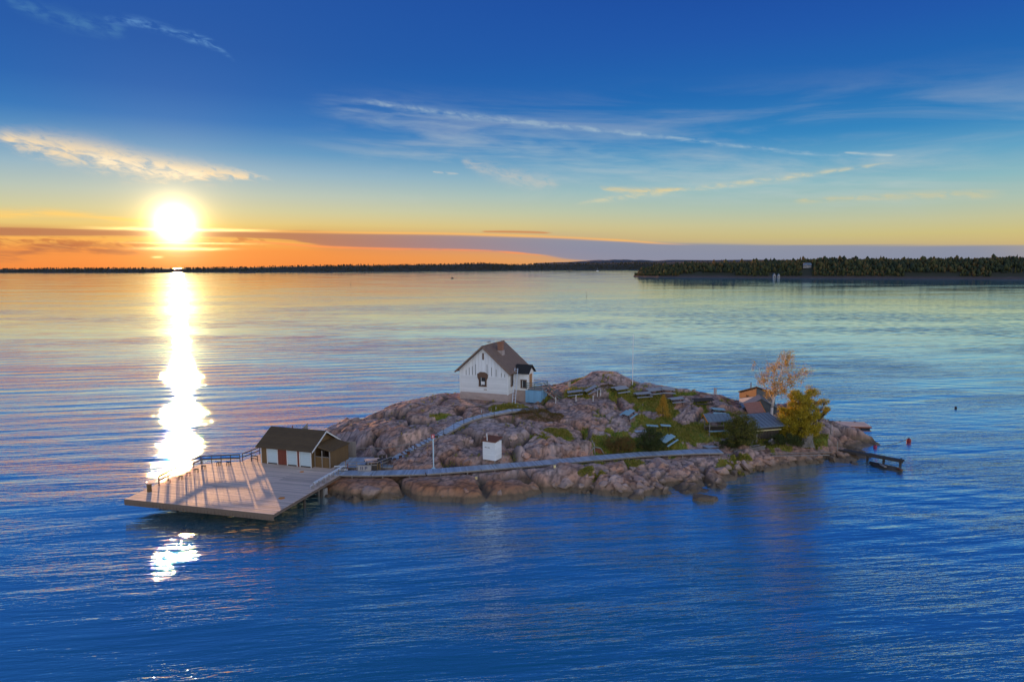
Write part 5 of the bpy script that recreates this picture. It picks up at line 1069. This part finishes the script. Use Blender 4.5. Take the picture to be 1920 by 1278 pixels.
leaves(np.concatenate(P), .12, LM['spruce'], 'crown', q, .2)
def mound(name, px, py, rx, ry, hh, label, m, n=9000, size=.10):
    p = wpt(px, py, -.05); q = thing(name, p, 0, label, 'bush'); a = rng.uniform(0, 6.283, n); r_ = np.sqrt(rng.uniform(0, 1, n)); x = np.cos(a)*r_*rx; y = np.sin(a)*r_*ry
    gz_ = bil(HT, p[0]+x, p[1]+y, RES)-p[2]; z = gz_+hh*(1-r_**2.2)*rng.uniform(.35, 1.0, n)*(.7+.6*vnoise(x*1.3+5, y*1.3, 3))
    leaves(np.c_[x, y, z], size, m, 'foliage', q, -.2, asp=.4)
    mb = MB()
    for k in range(24): mb.tube((x[k]*.8, y[k]*.8, gz_[k]-.1), (x[k]*.8+.1, y[k]*.8, z[k]), .015, .006, n=4)
    mb.build('stems', dbark, q)
mound('heather_bush', 1010, 782, 3.6, 1.9, .85, 'long reddish brown heather mound on the rock below the house stairs', LM['heath'], 13000)
mound('heather_bush', 1140, 724, 1.3, .8, .3, 'small brown heather patch at the foot of the round rock dome', LM['heath'], 1500)
mound('grass_bush', 955, 764, 3.0, .8, .55, 'rank yellow-green tuft growing along the house foundation by the ladder', LM['grass'], 5000, .16)
mound('grass_bush', 1392, 868, 1.6, .9, .7, 'bright yellow-green tall grass clump among the pink rocks of the right shore', LM['grass'], 3500, .22)
mound('grass_bush', 1110, 884, 1.7, .7, .6, 'yellow-green grass clump below the middle of the long boardwalk', LM['grass'], 2500, .18)
mound('grass_bush', 1045, 812, 1.9, .7, .5, 'yellow grass clump between the grey slabs below the heather mound', LM['grass'], 2500, .16)
# grass over the meadow
gm = np.clip(grass*sstep(.3, 1.0, SD)*(H0 > .9), 0, 1); gm = gm*gm; flatg = gm.ravel()/gm.sum(); NT = 26000
ii = rng.choice(len(flatg), NT, p=flatg); tx = GX.ravel()[ii]+rng.uniform(-.12, .12, NT); ty = GY.ravel()[ii]+rng.uniform(-.12, .12, NT)
on = np.zeros(NT, bool)
for L, hwid in ((WALK, 1.15), (STAIR, .85)):
    for a, b in zip(L[:-1], L[1:]):
        L2 = (b.x-a.x)**2+(b.y-a.y)**2; t_ = np.clip(((tx-a.x)*(b.x-a.x)+(ty-a.y)*(b.y-a.y))/L2, 0, 1); on |= np.hypot(tx-a.x-t_*(b.x-a.x), ty-a.y-t_*(b.y-a.y)) < hwid
tx, ty = tx[~on], ty[~on]; NT = len(tx); tz = bil(HT, tx, ty, RES)-.03
hgt = rng.uniform(.10, .34, NT)*(.6+.9*vnoise(tx*.6, ty*.6, 8)); V = []
for k in range(3):
    a = rng.uniform(0, 6.283, NT); w_ = rng.uniform(.03, .07, NT); lx_, ly_ = rng.normal(size=NT)*.09, rng.normal(size=NT)*.09; ox, oy = rng.normal(size=NT)*.07, rng.normal(size=NT)*.07
    V.append(np.stack([np.c_[tx+ox-np.cos(a)*w_, ty+oy-np.sin(a)*w_, tz], np.c_[tx+ox+np.cos(a)*w_, ty+oy+np.sin(a)*w_, tz], np.c_[tx+ox+lx_, ty+oy+ly_, tz+hgt*rng.uniform(.7, 1.2, NT)]], 1).reshape(-1, 3))
V = np.concatenate(V); gme = npmesh('grass', V, np.arange(len(V)).reshape(-1, 3), LM['grass']); go = link('grass', gme); tag(go, 'short green and yellowing grass in the hollows of the islet', 'grass', None, 'stuff')

# ------------------------------------------------------------------ far shores
def forest_mat(name, cols, rough=.9):
    def bld(q):
        r_ = q.geo.outputs['Random Per Island']; n = q.noise(q.geo.outputs['Position'], .012, 3, .6)
        q.put(q.b.inputs['Base Color'], q.ramp(q.add(q.mul(r_, .55), q.mul(n, .6)), [((i+.5)/len(cols), c_) for i, c_ in enumerate(cols)]))
    return mat(name, bld, rough=rough)
fm = forest_mat('forest', [(.010, .018, .010), (.018, .030, .013), (.030, .042, .012), (.075, .072, .015), (.13, .07, .02)])
fm2 = forest_mat('far forest', [(.035, .035, .020), (.045, .045, .022), (.055, .045, .022)])
def hill_mat(q):
    s = q.node('ShaderNodeSeparateXYZ'); q.put(s.inputs[0], q.geo.outputs['Position']); n = q.noise(q.geo.outputs['Position'], .05, 5, .65)
    c = q.mix(n, (.035, .040, .018), (.07, .06, .03)); c = q.mix(q.mul(q.ss(q.add(s.outputs[2], q.mul(n, 5)), 8.5, 4.5), 1.0), c, q.mix(q.noise(q.geo.outputs['Position'], .12, 4, .6), (.05, .035, .03), (.16, .115, .09)))
    q.put(q.b.inputs['Base Color'], c)
hm = mat('wooded ground', hill_mat, rough=.95)
def ridge(name, line, depth, prof_pts, m):
    """line: shore points (x, y); heights along it; the ground rises from the shore to the crest and falls behind."""
    line = np.array(line, float); n = 220; tt = np.linspace(0, len(line)-1, n); L_ = np.c_[np.interp(tt, range(len(line)), line[:, 0]), np.interp(tt, range(len(line)), line[:, 1])]; Hs = np.interp(tt, range(len(line)), line[:, 2])
    d = L_/np.linalg.norm(L_, axis=1)[:, None]; us = np.array([-.06, 0, .08, .2, .4, .65, 1.0, 1.5, 2.2, 3.0]); pf = np.array([-2, .3, 2.5, 0, 0, 0, 0, 0, 0, -3.0])
    shp = np.array([0, 0, .0, .38, .68, .88, 1, .95, .6, 0]); V = []
    for u_, s_, o_ in zip(us, shp, pf):
        jit = (fbm(tt*1.7+3, tt*0+u_*3, 5)-.5)*.25*depth*(.4 if u_ < .1 else .6)
        X_ = L_+d*(u_*depth+jit)[:, None] if np.ndim(jit) else L_+d*(u_*depth); z = Hs*s_*(.85+.3*fbm(tt*2.3, tt*0+u_*2, 9))+o_
        V.append(np.c_[X_, z])
    V = np.concatenate(V); k = len(us); ix = np.arange(k*n).reshape(k, n); F = np.stack([ix[:-1, :-1], ix[:-1, 1:], ix[1:, 1:], ix[1:, :-1]], -1).reshape(-1, 4)
    o = link(name, npmesh(name, V, F, m, smooth=True)); o['kind'] = 'structure'; return V.reshape(k, n, 3)
def forest(name, pos, hs, conif, m, label):
    """many simple trees as one mass: jagged tiers for conifers, lumpy crowns for broadleaves"""
    V = []; F = []; base = 0; nsd = 6; an = np.arange(nsd)*2*np.pi/nsd
    prof_c = [(.10, .15), (.34, .075), (.38, .12), (.62, .055), (.66, .08), (1.0, .004)]; prof_b = [(.12, .10), (.30, .22), (.55, .27), (.78, .20), (.95, .07), (1.0, .005)]
    n = len(pos); R_ = np.where(conif[:, None, None], np.array(prof_c)[None], np.array(prof_b)[None])
    rad = R_[:, :, 1][:, :, None]*hs[:, None, None]*rng.uniform(.65, 1.35, (n, 6, nsd)); z = np.repeat((R_[:, :, 0]*hs[:, None])[:, :, None], nsd, 2)+rng.normal(size=(n, 6, nsd))*hs[:, None, None]*.02
    ph = rng.uniform(0, 6.28, (n, 1, 1)); x = rad*np.cos(an+ph)+pos[:, 0, None, None]; y = rad*np.sin(an+ph)+pos[:, 1, None, None]
    V = np.stack([x, y, z+pos[:, 2, None, None]], -1).reshape(-1, 3); f_ = []
    for j in range(5):
        for i in range(nsd): f_.append((j*nsd+i, j*nsd+(i+1) % nsd, (j+1)*nsd+(i+1) % nsd, (j+1)*nsd+i))
    F = (np.array(f_)[None]+(np.arange(n)*6*nsd)[:, None, None]).reshape(-1, 4)
    o = link(name, npmesh(name, V, F, m)); tag(o, label, 'forest', None, 'stuff'); return o
def wat(px, py): return at(px, py, 0)
hl = [(*wat(1188, 519)[:2], 1), (*wat(1205, 519.3)[:2], 9), (*wat(1235, 520)[:2], 18), (*wat(1300, 520.5)[:2], 24), (*wat(1400, 521)[:2], 27), (*wat(1500, 521.5)[:2], 30), (*wat(1600, 522)[:2], 31), (*wat(1700, 522.5)[:2], 29), (*wat(1800, 523)[:2], 29), (*wat(1920, 523.5)[:2], 30), (*wat(2200, 526)[:2], 30), (*wat(2700, 530)[:2], 28)]
hv = ridge('headland', hl, 150, None, hm)
def on_ridge(v, u, s): 
    j = np.clip(u, 0, v.shape[0]-1.001); i = np.clip(s, 0, v.shape[1]-1.001); a = j-np.floor(j); b = i-np.floor(i); j = j.astype(int); i = i.astype(int); a = a[:, None]; b = b[:, None]
    return (v[j, i]*(1-b)+v[j, i+1]*b)*(1-a)+(v[j+1, i]*(1-b)+v[j+1, i+1]*b)*a
N = 8200; u_ = 2.15+5.0*rng.uniform(0, 1, N)**1.2; s_ = 3+216*rng.uniform(0, 1, N)**1.15; pos = on_ridge(hv, u_, s_)
def on_headland(px, py):
    best = None
    for u0 in np.linspace(1.2, 6, 60):
        ln = on_ridge(hv, np.full(400, u0), np.linspace(1, 218, 400)); pp = np.array([proj(a) for a in ln]); i = np.argmin(np.abs(pp[:, 0]-px)); e_ = abs(pp[i, 1]-py)
        if best is None or e_ < best[0]: best = (e_, ln[i])
    return best[1]
V1 = on_headland(1513, 503); bearing = np.degrees(np.arctan2(pos[:, 0], pos[:, 1])); vb = math.degrees(math.atan2(V1[0], V1[1])); dist = np.hypot(pos[:, 0], pos[:, 1]); vd = np.hypot(V1[0], V1[1])
keepm = ~((np.abs(bearing-vb) < .38) & (dist < vd+10)) & ~((u_ < 2.9) & (fbm(s_*.11, s_*0+1, 4) > .52))
pos = pos[keepm]; N = len(pos); hs = rng.uniform(6, 10.5, N)*(1-.25*(u_[keepm] < 3))+6*(rng.uniform(size=N) > .965); hs *= np.clip((s_[keepm]-2)/14, .45, 1); pos[:, 2] -= .5
forest('headland_forest', pos, hs, rng.uniform(size=N) < .38, fm, 'mixed autumn forest covering the dark headland on the right')
fl = []
for px, py, h_ in [(-1400, 506, 22), (-700, 509, 22), (-200, 511, 20), (0, 511, 24), (120, 511, 27), (200, 511, 25), (330, 510.5, 22), (440, 510, 27), (600, 509.5, 33), (700, 509, 34), (800, 508, 38), (900, 507, 42), (960, 506.5, 36), (1060, 506, 42), (1160, 505.5, 46), (1240, 505.5, 44), (1500, 505, 50), (2200, 506, 50), (3300, 508, 45)]:
    D_ = 26*1280/max(py-(503.9-.00524*px), 5.5)/1.0; r_ = ray(px, 500); fl.append((r_[0]/r_[1]*D_, D_, h_))
fv = ridge('far_shore', fl, 420, None, mat('far ground', lambda q: q.put(q.b.inputs['Base Color'], (.05, .042, .022)), rough=.95))
N = 5200; u_ = rng.uniform(2.05, 6.4, N); s_ = rng.uniform(1, 218, N); pos = on_ridge(fv, u_, s_); hs = rng.uniform(7, 13, N); pos[:, 2] -= 1
forest('far_forest', pos, hs, rng.uniform(size=N) < .6, fm2, 'long dark wooded shore along the horizon')
bl_ = [(*(lambda r_: (r_[0]/r_[1]*9000, 9000))(ray(px, 500)), h_) for px, h_ in [(1000, 70), (1120, 98), (1180, 108), (1260, 104), (1500, 104), (2000, 95)]]
ridge('distant_hills', bl_, 900, None, mat('distant hill', lambda q: q.put(q.b.inputs['Base Color'], (.075, .075, .085)), rough=1.0))  # bluish haze of distance put into the hills' base colour
# far buildings, skerries, boats and marks
q = thing('villa', (V1[0], V1[1], V1[2]+.5), -.35, 'white villa with blue-grey roofs among the trees of the headland', 'house')
MB().box((0, 4, 3.0), (15, 8, 6.5)).build('wall', MT['concrete'], q)
for s0 in (-1, 1): MB().prism([(-8.2, 4+s0*5, 5.9), (8.2, 4+s0*5, 5.9), (7.0, 4, 10.0), (-7.0, 4, 10.0)], (0, 0, .35)).build('roof', MT['sheet'], q)
MB().prism([(-4.6, -.3, 5.6), (.4, -.3, 5.6), (-2.1, -.3, 9.4)], (0, 4.0, 0)).build('gable', MT['concrete'], q)
MB().box((-2.1, 1.2, 2.8), (4.6, 3.0, 6.0)).build('bay', MT['concrete'], q)
for x_ in (-6, -3.2, -1.0, 2.2, 4.4, 6.4): MB().box((x_, -.05 if x_ not in (-3.2, -1.0) else -.33, 3.8), (1.1, .15, 1.9)).build('window', MT['glass'], q)
MB().box((3.0, -1.2, 1.5), (6, 2.2, .4)).build('balcony', MT['white'], q); MB().box((-5, 4, 10.2), (1, 1, 2.2)).build('chimney', MT['brick'], q)
for k, px in enumerate((1451.5, 1461)):
    v_ = on_headland(px, 520.0)*np.array([.985, .985, 1]); q = thing('boathouse', (v_[0], v_[1], 1.2), -.1, ('left, taller' if k == 0 else 'right, lower')+' of two small white boathouses at the foot of the headland', 'boathouse', 'white boathouses on the headland shore')
    w_ = 4.6 if k == 0 else 4.2; h_ = 4.4-k*.6; MB().box((0, 3, h_/2-.5), (w_, 6, h_+1)).build('wall', MT['concrete'], q); MB().prism([(-w_/2, -.05, h_), (w_/2, -.05, h_), (0, -.05, h_+3.6)], (0, .2, 0)).build('gable', MT['concrete'], q)
    for s0 in (-1, 1): MB().prism([(s0*(w_/2+.4), -.3, h_-.5), (0, -.3, h_+3.7), (0, 6.3, h_+3.7), (s0*(w_/2+.4), 6.3, h_-.5)], (0, 0, .2)).build('roof', MT['sheet'], q)
    MB().box((0, -.06, 1.4), (1.8, .1, 2.6)).build('door', MT['darkwood'], q)
def skerry(px, py, w_, h_, label):
    c_ = wat(px, py); bm = bmesh.new(); bmesh.ops.create_icosphere(bm, subdivisions=3, radius=1)
    for v in bm.verts: v.co = Vector((v.co.x*w_/2*(1+.2*math.sin(v.co.y*5)), v.co.y*w_/3, max(-.2, v.co.z)*h_*(1+.4*math.sin(v.co.x*6+1))))
    me = bpy.data.meshes.new('rock'); bm.to_mesh(me); bm.free(); me.materials.append(hm); o = link('skerry', me); o.location = (c_[0], c_[1], 0); tag(o, label, 'skerry')
skerry(463, 512, 75, 5, 'low dark skerry on the horizon just right of the sun glitter'); skerry(263, 512, 20, 3, 'tiny dark skerry on the horizon left of the sun glitter')
def spar(px, py, pts_, r_, label):
    c_ = wat(px, py); q = thing('spar_buoy', (c_[0], c_[1], 0), 0, label, 'sea mark'); mb = MB(); [mb.tube(a, b, r_, r_*.7, n=6) for a, b in zip(pts_[:-1], pts_[1:])]; mb.build('pole', MT['darkwood'], q); MB().tube((pts_[0][0], 0, -1), (pts_[0][0], 0, .3), r_*1.8, n=8).build('float', MT['black'], q)
spar(1099.5, 557, [(0, 0, -1), (.35, 0, 1.2), (-.25, 0, 2.6), (.35, 0, 4.6)], .09, 'crooked thin stick mark standing in open water above the house')
spar(657, 534, [(0, 0, -1), (.1, 0, 3.2), (0, 0, 6)], .14, 'thin straight mark in the bay between sun glitter and house'); spar(635, 517, [(0, 0, -1), (0, 0, 7)], .25, 'farther thin mark near the horizon left of the motorboat')
spar(1009, 511, [(0, 0, -1), (0, 0, 8)], .3, 'small mark close under the far shore right of the motorboat'); spar(1070, 508.5, [(0, 0, -1), (0, 0, 14)], .4, 'tall mark under the far shore left of the headland')
c_ = wat(848, 522); q = thing('motorboat', (c_[0], c_[1], 0), .1, 'small dark motorboat with a thin wake far out on the bay', 'boat')
MB().prism([(-3.4, -1.1, -.3), (2.2, -1.1, -.3), (3.8, 0, -.3), (2.2, 1.1, -.3), (-3.4, 1.1, -.3)], (0, 0, 1.4)).build('hull', MT['darkwood'], q); MB().box((-.3, 0, 1.7), (2.6, 1.7, 1.5)).build('cabin', MT['black'], q); MB().box((1.05, 0, 1.8), (.1, 1.5, .8)).build('windscreen', MT['glass'], q)
c_ = wat(1120, 508); q = thing('sailing_boat', (c_[0], c_[1], 0), .3, 'tiny moored sailing boat with bare mast below the far shore', 'boat')
MB().prism([(-6, -1.6, -.3), (4, -1.6, -.3), (7, 0, -.3), (4, 1.6, -.3), (-6, 1.6, -.3)], (0, 0, 2.0)).build('hull', MT['white'], q); MB().tube((0, 0, 1), (0, 0, 15), .2).build('mast', MT['white'], q); MB().box((-1, 0, 2.2), (5, 2, 1)).build('cabin', MT['darkwood'], q)
